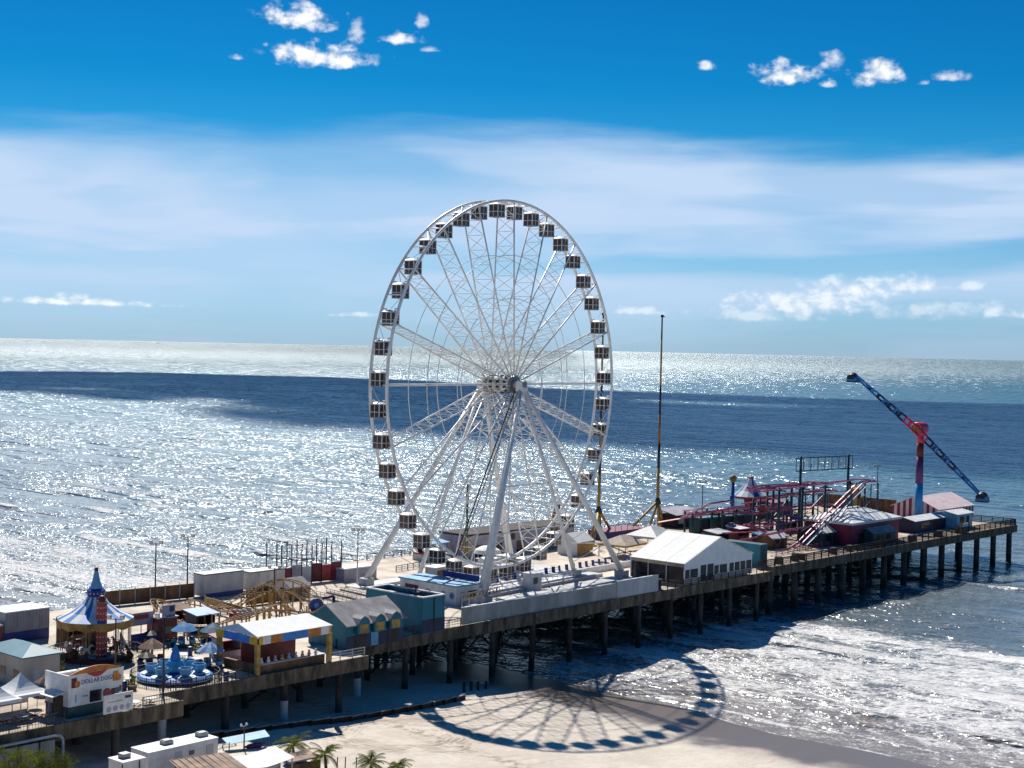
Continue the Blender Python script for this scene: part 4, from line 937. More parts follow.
for i in range(0, N, 3):
    for PT in (pts, inner, loop3)[:2 + (i % 2)]:
        m = MB('ochre' if i % 8 else 'timber_brown'); m.tube((PT[i].x, PT[i].y, 0), PT[i], .13, n=5); m.build('support', kc)
for j in range(4):
    i = 78 + j * 2; c = inner[i] + Vector((0, 0, .6)); m = MB('royal_blue' if j else 'red'); t_ = (inner[i + 1] - inner[i]); m.box(c, (1.3, .9, .7), math.atan2(t_.y, t_.x)); m.use('offwhite').box(c + Vector((0, 0, .55)), (.2, .8, .5), math.atan2(t_.y, t_.x)); m.build('car', kc)
fence_run(160, 618, 190, 634, 'gold slatted fence at the left end of the gold coaster', 1.4, 'gold', 4, 'slat_fence')
fence_run(246, 606, 310, 598, 'orange brown slatted fence behind the gold coaster', 2.0, 'gold', 8, 'slat_fence')
fence_run(205, 604, 250, 616, 'yellow topped low fence beside the pale trailer', 1.2, 'ochre', 5, 'slat_fence')

# pale ramps and steps between the teal box and the cage
p = at(318, 604, Z0); rmp = thing('queue_ramp', 'pale timber queue ramps and steps behind the teal box building', 'ramp', (p.x, p.y, Z0), R(-6))
for j in range(4):
    m = MB('timber_pale'); m.bx(j * 2.9, j * 2.9 + 2.4, -4, 6, .05, .3 + .22 * j); m.build('step', rmp)
    m = MB('offwhite'); 
    for z in (.9, 1.25): m.tube((j * 2.9, -4, z), (j * 2.9, 6, z), .05, n=5)
    for y in np.arange(-4, 6.1, 1.25): m.tube((j * 2.9, y, 0), (j * 2.9, y, 1.25), .05, n=5)
    m.build('handrail', rmp)
m = MB('timber_dark'); m.bx(9, 16, -2.5, -1.2, 0, 1.1); m.build('side_wall', rmp)

# ------------------------------------------------------------------ lamp posts
def lamp(px, py, z, h, label, heads=2, m_='dark_steel'):
    p = at(px, py, z); l = thing('lamp_post', label, 'lamp post', (p.x, p.y, z), R(-48), 'lamp posts on the pier')
    m = MB(m_); m.tube((0, 0, 0), (0, 0, h), .14, .09, n=8); m.lathe([(.28, 0), (.28, .3), (.15, .5)], 8); m.build('pole', l)
    m = MB(m_); m.tube((-.9, 0, h - .15), (.9, 0, h - .15), .05); m.build('crossarm', l)
    for j in range(heads):
        x = -.85 + 1.7 * j / max(1, heads - 1); m = MB('dark_steel'); m.box((x, -.1, h + .2), (.55, .35, .6), 0, R(25)); m.use('white_paint').box((x, -.29, h + .13), (.45, .04, .45), 0, R(25)); m.build('floodlight', l)
lamp(155, 604, Z0, 10.0, 'tall thin dark lamp post nearest the carousel against the surf')
lamp(187, 598, Z0, 10.4, 'tall dark lamp post with two floodlights left of the pale trailer')
lamp(357, 586, Z0, 10.0, 'pale lamp post with three floodlights left of the wheel', 3, 'pale_grey')
lamp(274, 604, Z0, 6.0, 'short dark lamp post beside the cream trailer')
lamp(702, 519, Z0, 9.5, 'thin dark lamp post behind the teal coaster station')
lamp(115, 672, Z0, 7.0, 'thin brown lamp post in front of the carousel', 2, 'timber_brown')
lamp(163, 697, Z0 - .3, 9.8, 'dark lamp post on the pier edge in front of the teacups', 1)
lamp(876, 532, Z0, 16.5, 'slender dark lamp mast at the outer end of the roller coaster', 1)

# ------------------------------------------------------------------ big white tent, teal container
p = at(688, 587, Z0); tn = thing('marquee_tent', 'large white gabled marquee with dark windows in its lower wall', 'tent', (p.x, -.2, Z0))
TW, TD, TE, TR = 22.6, 12.5, 4.2, 8.3
m = MB('white_fabric'); m.slab([(-.3, -.25, TE), (TW / 2, -.25, TR), (TW / 2, TD, TR), (-.3, TD, TE)], .08, (-.34, 0, .94)); m.slab([(TW / 2, -.25, TR), (TW + .3, -.25, TE), (TW + .3, TD, TE), (TW / 2, TD, TR)], .08, (.34, 0, .94)); m.use('offwhite')
for y in np.arange(0, TD, 4.1): m.slab([(-.3, y, TE + .03), (TW / 2, y, TR + .03), (TW / 2, y + .14, TR + .03), (-.3, y + .14, TE + .03)], .03, (-.34, 0, .94))
m.build('roof', tn)
m = MB('white_fabric'); m.add([(0, 0, TE - .1), (TW, 0, TE - .1), (TW / 2, 0, TR - .12), (0, .1, TE - .1), (TW, .1, TE - .1), (TW / 2, .1, TR - .12)], [(0, 1, 2), (5, 4, 3)])
m.bx(0, TW, 0, .1, 3.0, TE - .101); m.build('gable_wall', tn)
m = MB('pale_grey'); m.bx(0, TW, 0, .1, .3, 1.2); m.use('white_fabric').bx(0, TW, .02, .09, 1.201, 2.999); m.build('front_wall', tn)
wx = [.3, 1.9, 5.2, 7.4, 9.7, 11.5, 14.8, 16.6, 18.6, 20.6]; ww = [1.3, 2.4, 1.8, 2.0, 1.4, 2.4, 1.4, 1.6, 1.6, 1.7]
for a, b_ in zip(wx, ww):
    tall = a in (5.2, 7.4); m = MB('window_dark'); m.bx(a, a + b_, -.03, .018, .35 if tall else 1.35, 3.4 if tall else 2.95); m.build('window', tn)
for y in (0.05, 4.1, 8.3, TD - .1): m = MB('white_steel'); m.tube((0, y, 0), (0, y, TE), .09, n=8); m.build('post', tn)
m = MB('window_dark'); m.bx(.3, .4, .2, TD - .2, .3, 3.4); m.build('side_panel', tn)
m = MB('white_fabric'); m.bx(.02, TW - .02, TD - .12, TD - .02, .2, TE - .1); m.bx(TW - .12, TW - .02, .12, TD - .13, .2, TE - .1); m.build('back_wall', tn)
p = at(760, 567, Z0); tcn = thing('teal_container', 'bright teal container behind the right end of the white marquee', 'container', (p.x, max(p.y, 2.9), Z0))
m = MB('teal'); m.bx(0, 2.6, 0, 9, 0, 4.4)
for y in np.arange(.3, 9, .6): m.bx(-.05, -.001, y, y + .25, .2, 4.2)
m.build('body', tcn); m = MB('teal_dark'); m.bx(-.06, 2.66, -.06, 9.06, 4.4, 4.5); m.build('roof', tcn)
for x in (.15, 1.35): m = MB('teal_dark'); m.bx(x, x + 1.1, -.04, -.002, .15, 4.2); m.build('door', tcn)
# canopies behind the marquee
def hip(px, py, w_, d_, h_, rh, mm, label, under='ochre'):
    p = at(px, py, Z0); h = thing('canopy_pavilion', label, 'pavilion', (p.x, p.y, Z0), R(6), 'open canopies beside the marquee'); a = [(-w_ / 2, -d_ / 2, h_), (w_ / 2, -d_ / 2, h_), (w_ / 2, d_ / 2, h_), (-w_ / 2, d_ / 2, h_)]; t1 = (-w_ * .1, 0, h_ + rh); t2 = (w_ * .1, 0, h_ + rh)
    m = MB(mm); m.slab([a[0], a[1], t2, t1], .06); m.slab([a[1], a[2], t2], .06); m.slab([a[2], a[3], t1, t2], .06); m.slab([a[3], a[0], t1], .06); m.build('canopy', h)
    m = MB(under); m.bx(-w_ / 2, w_ / 2, -d_ / 2 - .03, -d_ / 2, h_ - .4, h_); m.bx(-w_ / 2 - .03, -w_ / 2, -d_ / 2, d_ / 2, h_ - .4, h_); m.build('valance', h)
    for sx_ in (-1, 1):
        for sy_ in (-1, 1): m = MB('timber_brown'); m.tube((sx_ * w_ * .46, sy_ * d_ * .46, 0), (sx_ * w_ * .46, sy_ * d_ * .46, h_), .09); m.build('post', h)
    for j in range(3): m = MB('timber_brown'); m.box((-w_ * .3 + j * w_ * .3, -.5, .75), (1.4, .9, .1)); m.tube((-w_ * .3 + j * w_ * .3, -.5, 0), (-w_ * .3 + j * w_ * .3, -.5, .7), .08); m.build('table', h)
hip(622, 556, 8.5, 7, 2.8, 1.7, 'tan_fabric', 'tan hipped canopy with gold edge beside the white marquee')
hip(652, 549, 9.5, 8, 3.2, 2.0, 'pale_grey', 'pale grey hipped canopy just behind the white marquee', 'pale_grey')
for px, py, lb in ((598, 561, 'cream parasol just right of the wheel leg'), (609, 563, 'tan parasol below the tan hipped canopy')): parasol(px, py, Z0, lb, ['tan_fabric', 'offwhite'], 2.5, 1.7)
p = at(487, 566, Z0); wc = thing('dome_canopy', 'round white domed canopy seen through the wheel legs', 'canopy', (p.x, p.y, Z0))
m = MB('white_fabric'); m.lathe([(2.8, 2.6), (2.4, 3.3), (1.2, 3.9), (0, 4.1)], 18); m.build('canopy', wc)
for j in range(6): a = j * 1.047; m = MB('white_steel'); m.tube((2.6 * math.cos(a), 2.6 * math.sin(a), 0), (2.6 * math.cos(a), 2.6 * math.sin(a), 2.6), .06); m.build('post', wc)
p = at(478, 561, Z0); bl = thing('pale_hall', 'long pale lilac hall behind the wheel with dark roof edge', 'building', (p.x, p.y + 3, Z0))
m = MB('lilac'); m.bx(0, 34, 0, 8, 0, 4.6); m.build('wall', bl); m = MB('timber_dark'); m.bx(-.1, 34.1, -.1, 8.1, 4.6, 5.0); m.build('roof', bl)
for x in (2, 8, 15, 22, 28): m = MB('window_dark'); m.bx(x, x + 2.4, -.04, -.002, .1, 2.6); m.build('door', bl)
for x in (12, 26): m = MB('timber_brown'); m.bx(x, x + 2.4, -.05, -.003, 2.9, 4.3); m.build('sign_panel', bl)
p = at(423, 561, Z0); stl = thing('beach_stall', 'small stall with pale blue and red roof at the far rail left of the wheel', 'stall', (p.x, p.y, Z0))
m = MB('red'); m.bx(0, 7, 0, 3, 1.2, 1.5); m.build('awning', stl); m = MB('sky_blue'); m.slab([(-.3, -.4, 3.3), (7.3, -.4, 3.3), (7.3, 3.4, 3.8), (-.3, 3.4, 3.8)], .12); m.build('roof', stl)
m = MB('offwhite'); m.bx(0, 7, .01, 2.99, 0, 1.19); m.build('counter', stl)
for x in (.1, 3.5, 6.9): m = MB('dark_steel'); m.tube((x, .1, 1.5), (x, .1, 3.4), .08); m.build('post', stl)
m = MB('navy'); m.bx(1.2, 2.6, 2.8, 2.9, 1.5, 3.2); m.bx(4.6, 6, 2.8, 2.9, 1.5, 3.2); m.build('back_panel', stl)

# ------------------------------------------------------------------ slingshot towers and small green pole
def sling(px, py, ptop, label, feet):
    p = at(px, py, Z0); D = (Vector((p.x, p.y)) - Vector((CAM.x, CAM.y))).dot(Vector((math.cos(HEAD), math.sin(HEAD)))); h = (py - ptop) * D / F
    s_ = thing('slingshot_mast', label, 'ride mast', (p.x, p.y, Z0), 0, 'slingshot masts')
    cols_ = ['ochre', 'dark_steel', 'gold', 'dark_steel', 'ochre', 'dark_steel']; zz = [7.0, 15, 21, 28, 35, 46, h]
    for j in range(6): m = MB(cols_[j]); rr_ = .38 - .035 * j; m.tube((0, 0, zz[j]), (0, 0, zz[j + 1]), rr_, rr_ - .03, n=8); m.build('mast_section', s_)
    m = MB('dark_steel'); m.tube((0, 0, 6.4), (0, 0, 8.2), .9, .25, n=10); m.build('collar', s_)
    m = MB('dark_steel'); m.box((0, 0, h + .1), (.5, .5, .6)); m.tube((-.4, 0, h), (.9, 0, h), .15); m.build('mast_head', s_)
    for fx, fy in feet:
        m = MB('ochre'); m.tube((0, 0, 7.0), (fx, fy, .2), .32, .3, n=8); m.box((fx, fy, .15), (1.2, 1.2, .3)); m.build('leg', s_)
    for a in (0.5, 2.6, 4.2): m = MB('ochre'); m.tube((.2, 0, 7.0), (2.2 * math.cos(a), 2.2 * math.sin(a), 0), .28, n=8); m.build('strut', s_)
    return p
sling(657, 530, 316, 'tall banded slingshot mast on yellow splayed legs standing clear of the wheel', [(-9.5, 1.5), (9.0, 4.5)])
sling(598, 541, 314, 'tall banded slingshot mast on yellow legs half hidden by the wheel rim', [(9.8, 3.2), (-8, -5)])
p = at(640, 539, Z0); m = MB('royal_blue'); sb = thing('ride_platform', 'dark blue loading platform between the slingshot masts', 'platform', (p.x - 9, p.y + 2, Z0)); m.bx(0, 14, 0, 6, 0, 1.8); m.build('base', sb); m = MB('maroon'); m.bx(-.1, 14.1, -.1, 6.1, 1.8, 2.05); m.build('deck', sb)
for x in np.arange(.3, 14, 2.2): m = MB('dark_steel'); m.tube((x, .1, 2.05), (x, .1, 3.2), .06); m.build('post', sb)
p = at(664, 529, Z0); ks = thing('brown_kiosk', 'dark brown kiosk with grey roof under the free standing mast', 'kiosk', (p.x + 3.5, p.y - 1, Z0)); m = MB('timber_dark'); m.bx(0, 11, 0, 5, 0, 3.2); m.build('wall', ks); m = MB('lilac'); m.slab([(-.4, -.4, 3.2), (11.4, -.4, 3.2), (11.4, 5.4, 4.4), (-.4, 5.4, 4.4)], .15); m.build('roof', ks)
m = MB('pale_grey'); m.bx(1, 4, -.05, -.002, 1, 2.4); m.build('hatch', ks)
p = at(466, 569, Z0); gp = thing('green_pole_ride', 'green ride pole with a gold cage seen through the wheel', 'ride', (p.x, p.y, Z0))
m = MB('green_pole'); m.tube((0, 0, 0), (0, 0, 16.5), .3, .2, n=8); m.build('pole', gp)
m = MB('ochre')
for j in range(8):
    a = j * math.pi / 4; m.tube((0, 0, 6.5), (1.6 * math.cos(a), 1.6 * math.sin(a), 4.2), .12); m.tube((1.6 * math.cos(a), 1.6 * math.sin(a), 4.2), (1.6 * math.cos(a + .785), 1.6 * math.sin(a + .785), 4.2), .12); m.tube((0, 0, 3.2), (1.6 * math.cos(a), 1.6 * math.sin(a), 4.2), .1)
m.build('cage', gp); m = MB('gold'); m.tube((0, 0, 13.5), (0, 0, 15.0), .34, n=8); m.build('band', gp)
p = at(556, 548, Z0); og = thing('orange_ride_frame', 'leaning orange ride frame behind the wheel legs', 'ride', (p.x, p.y, Z0), R(20))
m = MB('roof_brown'); m.path([(-2.2, 0, 0), (-1.2, 0, 9.5), (1.2, 0, 9.5), (2.2, 0, 0)], .28, 6); m.build('frame', og)
m = MB('orange'); m.path([Vector((1.8 * math.cos(a), .2, 6.5 + 2.2 * math.sin(a))) for a in np.linspace(0, 6.28, 17)[:-1]], .22, 6, True); m.build('ring', og)

# ------------------------------------------------------------------ mouse coaster
p0 = at(788, 552, Z0); top = (125.8, 13.6); co = thing('roller_coaster', 'red tracked mouse coaster on dark teal columns with a steep lift hill', 'roller coaster', (95.3, 13.6, Z0))
def track(pts_, parent, nm='track', w_=.5, r=.13):
    m = MB('track_red'); P_ = [Vector(q_) for q_ in pts_]; last = None
    for i in range(len(P_) - 1):
        t_ = (P_[i + 1] - P_[i]); h_ = Vector((t_.y, -t_.x, 0)); h_ = h_.normalized() * w_ if h_.length > 1e-4 else Vector((0, w_, 0))
        for sg_ in (-1, 1): m.tube(P_[i] + h_ * sg_, P_[i + 1] + h_ * sg_, r, n=5)
        n_ = max(1, int(t_.length / 1.3))
        for j in range(n_): q_ = P_[i].lerp(P_[i + 1], j / n_); m.tube(q_ - h_, q_ + h_, .05, n=4)
    m.build(nm, parent)
lift = [(0, 0, .6), (3, 0, 1.4)] + [(3 + 26 * f, 0, 1.4 + 11.8 * f) for f in (.25, .5, .75, 1.0)] + [(32, 0, 13.6), (35.5, 0, 13.5)]
track(lift, co, 'lift_hill', .65, .2)
def arc(cx_, cy_, z, r_, a0, a1, n_=10): return [(cx_ + r_ * math.cos(a0 + (a1 - a0) * i / n_), cy_ + r_ * math.sin(a0 + (a1 - a0) * i / n_), z) for i in range(n_ + 1)]
lv = []
z = 13.4; y = 2.0; pts = [(35.5, 0, 13.5)] + arc(35.5, 2.6, 13.5, 2.6, -math.pi / 2, math.pi / 2)
for rowi in range(4):
    y0_ = 5.2 + rowi * 4.4; x_r = 34 - (rowi % 3) * 2.0; x_l = -3 + rowi * 6.5
    if rowi % 2 == 0: pts += [(x_r, y0_, z), (x_l, y0_, z - .5)] + arc(x_l, y0_ + 2, z - .6, 2, -math.pi / 2, -1.5 * math.pi, 8)
    else: pts += [(x_l, y0_, z), (x_r, y0_, z - .5)] + arc(x_r, y0_ + 2, z - .6, 2, -math.pi / 2, math.pi / 2, 8)
    z -= .45
track(pts, co)
pts = [(34, 6, 5.2), (20, 7, 4.9), (4, 8, 4.6)] + arc(2, 10.5, 4.4, 2.5, -math.pi / 2, -1.5 * math.pi, 8) + [(10, 13, 4.0), (24, 13.5, 5.6), (33, 14, 3.0)] + arc(33, 16.5, 2.8, 2.5, -math.pi / 2, math.pi / 2, 8) + [(18, 19, 3.8), (2, 19.5, 2.0), (-6, 19.5, 2.4)]
track(pts, co)
pts = [(-7, 14, 7.2), (0, 13, 7.0), (12, 12.5, 6.8), (28, 12, 6.4)]; track(pts, co)
pts = [(-9, 30, 4.0), (-6, 26, 5.0), (0, 22, 8.5), (4, 19, 9.2)]; track(pts, co)
for x, y, h in [(2, 5, 13.4), (12, 5, 13.2), (22, 5, 13.0), (33.5, 5, 13.2), (6, 14, 7), (14, 14, 12.4), (22, 14, 12.5), (32, 14, 12.6), (2, 22.8, 6.4), (12, 22.8, 6.4), (21, 20, 11.9), (32, 20, 11.9), (3, 29, 5), (14, 29, 5), (26, 29, 5)]:
    m = MB('teal_dark'); m.tube((x, y, 0), (x, y, h), .34, .28, n=8); m.tube((x - 1.2, y, h - .5), (x + 1.2, y, h - .5), .16); m.tube((x, y - 1.8, h - .7), (x, y + 1.8, h - .7), .16); m.build('column', co)
for x, y in ((27, -.8), (27, .9), (33, -.8), (33, .9), (36.5, -.8), (36.5, 2.6)):
    m = MB('teal_dark'); m.tube((x, y, 0), (x, y, 13.0 - max(0, 29 - x) * .45), .14); m.build('lift_column', co)
m = MB('teal_dark')
for z in (3, 6, 9): m.tube((27, -.8, z), (36.5, -.8, z), .07); m.tube((27, -.8, z), (33, -.8, z + 3), .06)
for a in range(12): m.tube((2 + a * 2.4, 0, .95 + a * 1.08), (2 + a * 2.4, 0, 0), .09)
m.build('lift_bracing', co)
m = MB('pale_grey'); m.slab([(3, -1.0, .9), (29, -1.0, 12.6), (29, -1.7, 12.6), (3, -1.7, .9)], .08); m.build('lift_walkway', co)
for x, y, z, mm in ((14, 7.6, 5.6, 'royal_blue'), (20, 13.4, 5.9, 'royal_blue'), (8, 12.9, 7.6, 'red'), (5, 19.4, 3.1, 'blue')):
    m = MB(mm); m.box((x, y, z), (2.0, 1.3, .9)); m.use('black').box((x - .2, y, z + .6), (.9, 1.0, .5)); m.build('car', co)
for pts in ([(12, 10, 11.0), (34, 9.4, 10.6)] + arc(34, 11.4, 10.5, 2, -math.pi / 2, math.pi / 2, 8) + [(22, 13.6, 10.0), (12, 13.8, 9.6)],
            [(6, 9, 8.2), (30, 8.2, 7.6)] + arc(30, 10.2, 7.5, 2, -math.pi / 2, math.pi / 2, 8) + [(16, 12.4, 7.0), (4, 13.2, 6.6)],
            [(-6, 4.0, 3.4), (12, 3.6, 4.0), (27, 3.4, 3.2)], [(-8, 10, 5.6), (-4, 6.6, 4.4), (2, 5.4, 2.2), (8, 5, 1.2)]): track(pts, co)
for x, y in ((4, 8), (10, 8.6), (16, 8.4), (24, 8), (30, 9), (10, 12.6), (18, 12.8), (26, 12.6), (34, 12)):
    m = MB('teal_dark'); m.tube((x, y, 0), (x, y, 10.2 if x > 11 else 7.6), .17, n=6); m.build('column', co)
for (x0_, y0_, z0_, x1_, y1_, z1_) in ((2, 5, 11, 33.5, 5, 11), (12, 5, 6, 33.5, 5, 6), (14, 14, 10, 32, 14, 10), (6, 14, 5, 32, 14, 5), (21, 20, 9, 32, 20, 9), (12, 5, 6, 14, 14, 10), (22, 5, 6, 22, 14, 10), (33, 5, 6, 32, 14, 10), (12, 5, 6, 22, 5, 11), (22, 5, 6, 33, 5, 11), (14, 14, 5, 22, 14, 10), (22, 14, 5, 32, 14, 10)):
    m = MB('teal_dark'); m.tube((x0_, y0_, z0_), (x1_, y1_, z1_), .1, n=5); m.build('girder', co)
# coaster name sign frame
q0, q1 = at(797, 541, Z0), at(848, 536, Z0)
sgn = thing('sign_frame', 'open steel sign frame with pale letter panels above the coaster', 'sign', (q0.x, q0.y, Z0), math.atan2((q1 - q0).y, (q1 - q0).x)); L = (q1 - q0).length; print('sign len', L)
for x in (.6, L - .6): m = MB('teal_dark'); m.tube((x, 0, 0), (x, 0, 19.6), .38, .3, n=8); m.build('post', sgn)
m = MB('teal_dark')
for z in (16.2, 19.2): m.tube((-1, 0, z), (L + 1, 0, z), .14)
for x in np.linspace(-1, L + 1, 9): m.tube((x, 0, 16.2), (x, 0, 19.2), .1)
m.build('frame', sgn)
m = MB('pale_grey')
for j, x in enumerate(np.linspace(2.2, L - 2.2, 9)):
    m.path([(x - .55, -.1, 16.8), (x - .55, -.1, 18.6), (x + .45, -.1, 18.6)], .1, 4)
    if j % 2: m.path([(x - .5, -.1, 17.7), (x + .4, -.1, 17.7), (x + .4, -.1, 16.8)], .1, 4)
m.build('outline_tubes', sgn)
# coaster station in teal
p = at(690, 533, Z0); stn = thing('coaster_station', 'teal steel coaster station with pink railings at the left of the coaster', 'station', (p.x, p.y - 3, Z0), R(-6))
for x in np.arange(0, 25, 4.0):
    for y in (0, 5): m = MB('teal_dark'); m.tube((x, y, 0), (x, y, 5.2), .28); m.build('column', stn)
m = MB('teal'); m.bx(-.4, 24.6, -.4, 5.4, 3.5, 3.9); m.build('deck', stn); m = MB('track_red')
for z in (4.5, 5.1): m.tube((-.4, -.4, z), (24.5, -.4, z), .1); m.tube((-.4, 5.4, z), (24.5, 5.4, z), .1); m.tube((-.4, -.4, z), (-.4, 5.4, z), .1)
for x in np.arange(-.4, 24.6, 2.5): m.tube((x, -.4, 3.9), (x, -.4, 5.1), .07)
m.build('railing', stn)
for x in (0, 8, 16): m = MB('teal_dark'); m.bx(x + .4, x + 5, .5, 4, 0, 3.3); m.build('machine_room', stn)
m = MB('pale_grey'); m.slab([(6, -2.6, .4), (24, -2.6, 2.2), (24, -1.0, 2.2), (6, -1.0, .4)], .12); m.build('ramp', stn)
# swing carousel cone and blue pole
p = at(750, 518, Z0); wv = thing('swing_carousel', 'swing carousel with a steep white and blue striped cone top', 'carousel', (p.x, p.y, Z0))
m = MB('white_fabric')
for (r0, z0_, r1, z1_) in ((4.6, 5.8, 3.0, 7.2), (3.0, 7.2, 1.5, 9.0), (1.5, 9.0, .7, 10.4)): m.lathe([(r0, z0_), (r1, z1_)], 16, mats=['white_fabric', 'white_fabric', 'blue', 'white_fabric'])
m.build('canopy', wv); m = MB('red'); m.lathe([(4.65, 5.3), (4.65, 5.85)], 16); m.lathe([(.72, 10.3), (.6, 10.8), (0, 11)], 10); m.build('trim', wv)
m = MB('dark_red'); m.lathe([(1.6, 0), (1.3, 2.5), (1.9, 5.4)], 14); m.build('column', wv)
for j in range(14): a = j * 2 * math.pi / 14; m = MB('dark_steel'); m.tube((4.2 * math.cos(a), 4.2 * math.sin(a), 5.5), (4.4 * math.cos(a), 4.4 * math.sin(a), 1.4), .03, n=4); m.use('red').box((4.4 * math.cos(a), 4.4 * math.sin(a), 1.2), (.5, .5, .5), a); m.build('swing_seat', wv)
p = at(732, 523, Z0); bp_ = thing('ball_top_pole', 'blue ride pole topped by a yellow ball beside the striped cone', 'ride pole', (p.x, p.y, Z0))
m = MB('blue'); m.tube((0, 0, 0), (0, 0, 10.6), .55, .4, n=10); m.tube((-.6, 0, 5), (-.6, 0, 7), .4); m.build('pole', bp_); m = MB('gold'); m.ball((0, 0, 11.3), .95, 12); m.build('ball', bp_)
p = at(770, 520, Z0); m = MB('navy'); dk = thing('dark_container', 'dark purple container behind the coaster tracks', 'container', (p.x, p.y, Z0)); m.bx(0, 10, 0, 4, 0, 4.2); m.build('body', dk); m = MB('maroon'); m.bx(-.05, 10.05, -.05, 4.05, 4.2, 4.35); m.build('roof', dk)
p = at(856, 512, Z0); yk = thing('yellow_kiosk', 'small yellow kiosk seen through the coaster lift columns', 'kiosk', (p.x, p.y, Z0)); m = MB('ochre'); m.bx(0, 2.6, 0, 2.6, 0, 6.2); m.build('wall', yk); m = MB('yellow'); m.lathe([(2.0, 6.2), (.2, 7.4)], 8, (1.3, 1.3, 0)); m.build('roof', yk); m = MB('timber_dark'); m.bx(.6, 2, -.04, -.002, 3.5, 5.4); m.build('window', yk)

# ------------------------------------------------------------------ outer end: maroon hall, sheds, booster, striped tent
p = at(858, 549, Z0); mh = thing('maroon_hall', 'maroon hall with a low white hipped roof near the end of the pier', 'building', (p.x + 2, 8.2, Z0)); MW, MD, MH = 22, 12, 5.4
m = MB('maroon'); m.bx(0, MW, 0, MD, 0, MH); m.build('wall', mh)
m = MB('white_fabric'); a = [(-.6, -.6, MH), (MW + .6, -.6, MH), (MW + .6, MD + .6, MH), (-.6, MD + .6, MH)]; t1, t2 = (MW * .35, MD / 2, MH + 2.6), (MW * .6, MD / 2, MH + 2.6)
m.slab([a[0], a[1], t2, t1], .1); m.slab([a[1], a[2], t2], .1); m.slab([a[2], a[3], t1, t2], .1); m.slab([a[3], a[0], t1], .1); m.bx(-.6, MW + .6, -.6, MD + .6, MH - .5, MH - .1); m.build('roof', mh)
for x in (3, 9, 15): m = MB('black'); m.bx(x, x + 3, -.05, -.002, .1, 2.8); m.build('door', mh)
def gable(px, py, w_, d_, h_, rh, wall, roof, label, yoff=0, name='shed'):
    p = at(px, py, Z0); g = thing(name, label, name, (p.x, max(p.y + yoff, 3.4), Z0)); m = MB(wall); m.bx(0, w_, 0, d_, 0, h_)
    for x in (0, w_): m.add([(x, 0, h_), (x, d_, h_), (x, d_ / 2, h_ + rh)], [(0, 1, 2)])
    m.build('wall', g); m = MB(roof); m.slab([(-.4, -.4, h_ - .1), (w_ + .4, -.4, h_ - .1), (w_ + .4, d_ / 2, h_ + rh + .1), (-.4, d_ / 2, h_ + rh + .1)], .1); m.slab([(-.4, d_ / 2, h_ + rh + .1), (w_ + .4, d_ / 2, h_ + rh + .1), (w_ + .4, d_ + .4, h_ - .1), (-.4, d_ + .4, h_ - .1)], .1); m.build('roof', g)
    m = MB('window_dark'); m.bx(w_ * .2, w_ * .45, -.05, -.002, .9, h_ * .8); m.build('window', g); m = MB('timber_dark'); m.bx(w_ * .6, w_ * .78, -.05, -.002, .05, h_ * .8); m.build('door', g); return g
gable(873, 546, 10.5, 3.6, 2.9, 1.0, 'teal_dark', 'roof_grey', 'dark shed with grey pitched roof in front of the maroon hall')
gable(838, 549, 8, 5, 3.2, 1.6, 'teal_dark', 'white_paint', 'dark shed with bright white pitched roof under the coaster lift', 4)
gable(800, 553, 6, 4, 2.4, 1.2, 'timber_brown', 'white_paint', 'brown hut with white roof below the coaster tracks', 7, 'hut')
gable(922, 534, 17, 6, 3.0, .6, 'navy', 'white_paint', 'long navy shed with a flat white roof beside the ride tower', 2)
gable(964, 530, 9, 6, 3.8, .5, 'sky_blue', 'white_paint', 'pale blue kiosk with white roof nearest the end of the pier', 2, 'kiosk')
for px in (965, 969, 973): p = at(px, 534, Z0); m = MB('white_paint'); m.bx(0, .9, 0, .15, 0, 2.6); m.use('dark_steel').bx(.1, .2, .151, .3, 0, 2.4); o = m.build('white_board', None, (p.x, max(p.y, 2.9), Z0)); tag(o, 'upright white board leaning at the rail near the pier end', 'board', 'white boards by the rail')
# booster
p = at(918, 524, Z0); D = (Vector((p.x, p.y)) - Vector((CAM.x, CAM.y))).dot(Vector((math.cos(HEAD), math.sin(HEAD)))); mpp = D / F; hh = (524 - 428) * mpp
bo = thing('swing_arm_ride', 'giant swinging arm ride with blue lattice arms on a red and blue tower', 'thrill ride', (p.x, p.y, Z0))
m = MB('dark_steel'); m.box((0, 0, .5), (5, 5, 1.0)); m.build('base', bo)
m = MB('tower_blue'); m.tube((0, 0, 1), (0, 0, 10.5), 1.1, 1.0, n=14); m.build('tower_base', bo)
m = MB('purple'); m.tube((0, 0, 10.5), (0, 0, 17.5), 1.0, .92, n=14); m.build('tower_middle', bo)
m = MB('dark_red'); m.tube((0, 0, 17.5), (0, 0, 21), .92, .9, n=14); m.use('crimson').tube((0, 0, 21), (0, 0, hh), .9, .88, n=14); m.build('tower_top', bo)
m = MB('crimson'); m.lathe([(0, -2.4), (1.5, -2.4), (1.65, -2.1), (1.65, 1.2), (1.1, 1.5), (0, 1.5)], 22, (0, 0, hh), axis='x'); m.build('hub', bo)
m = MB('yellow'); m.lathe([(1.2, -2.46), (1.48, -2.46), (1.48, -2.41), (1.2, -2.41)], 22, (0, 0, hh), axis='x')
for s in (-.55, .45): m.path([(-2.5, s + .45, hh + .7), (-2.5, s - .3, hh + .45), (-2.5, s + .4, hh), (-2.5, s - .3, hh - .45), (-2.5, s + .4, hh - .7)], .16, 5)
m.build('hub_emblem', bo)
kv = .92 / mpp   # px per metre along Y at this place
dyA = -(855 - 918) / kv; dzA = (428 - 377) * mpp; dyB = -(982 - 918) / kv; dzB = (428 - 488) * mpp
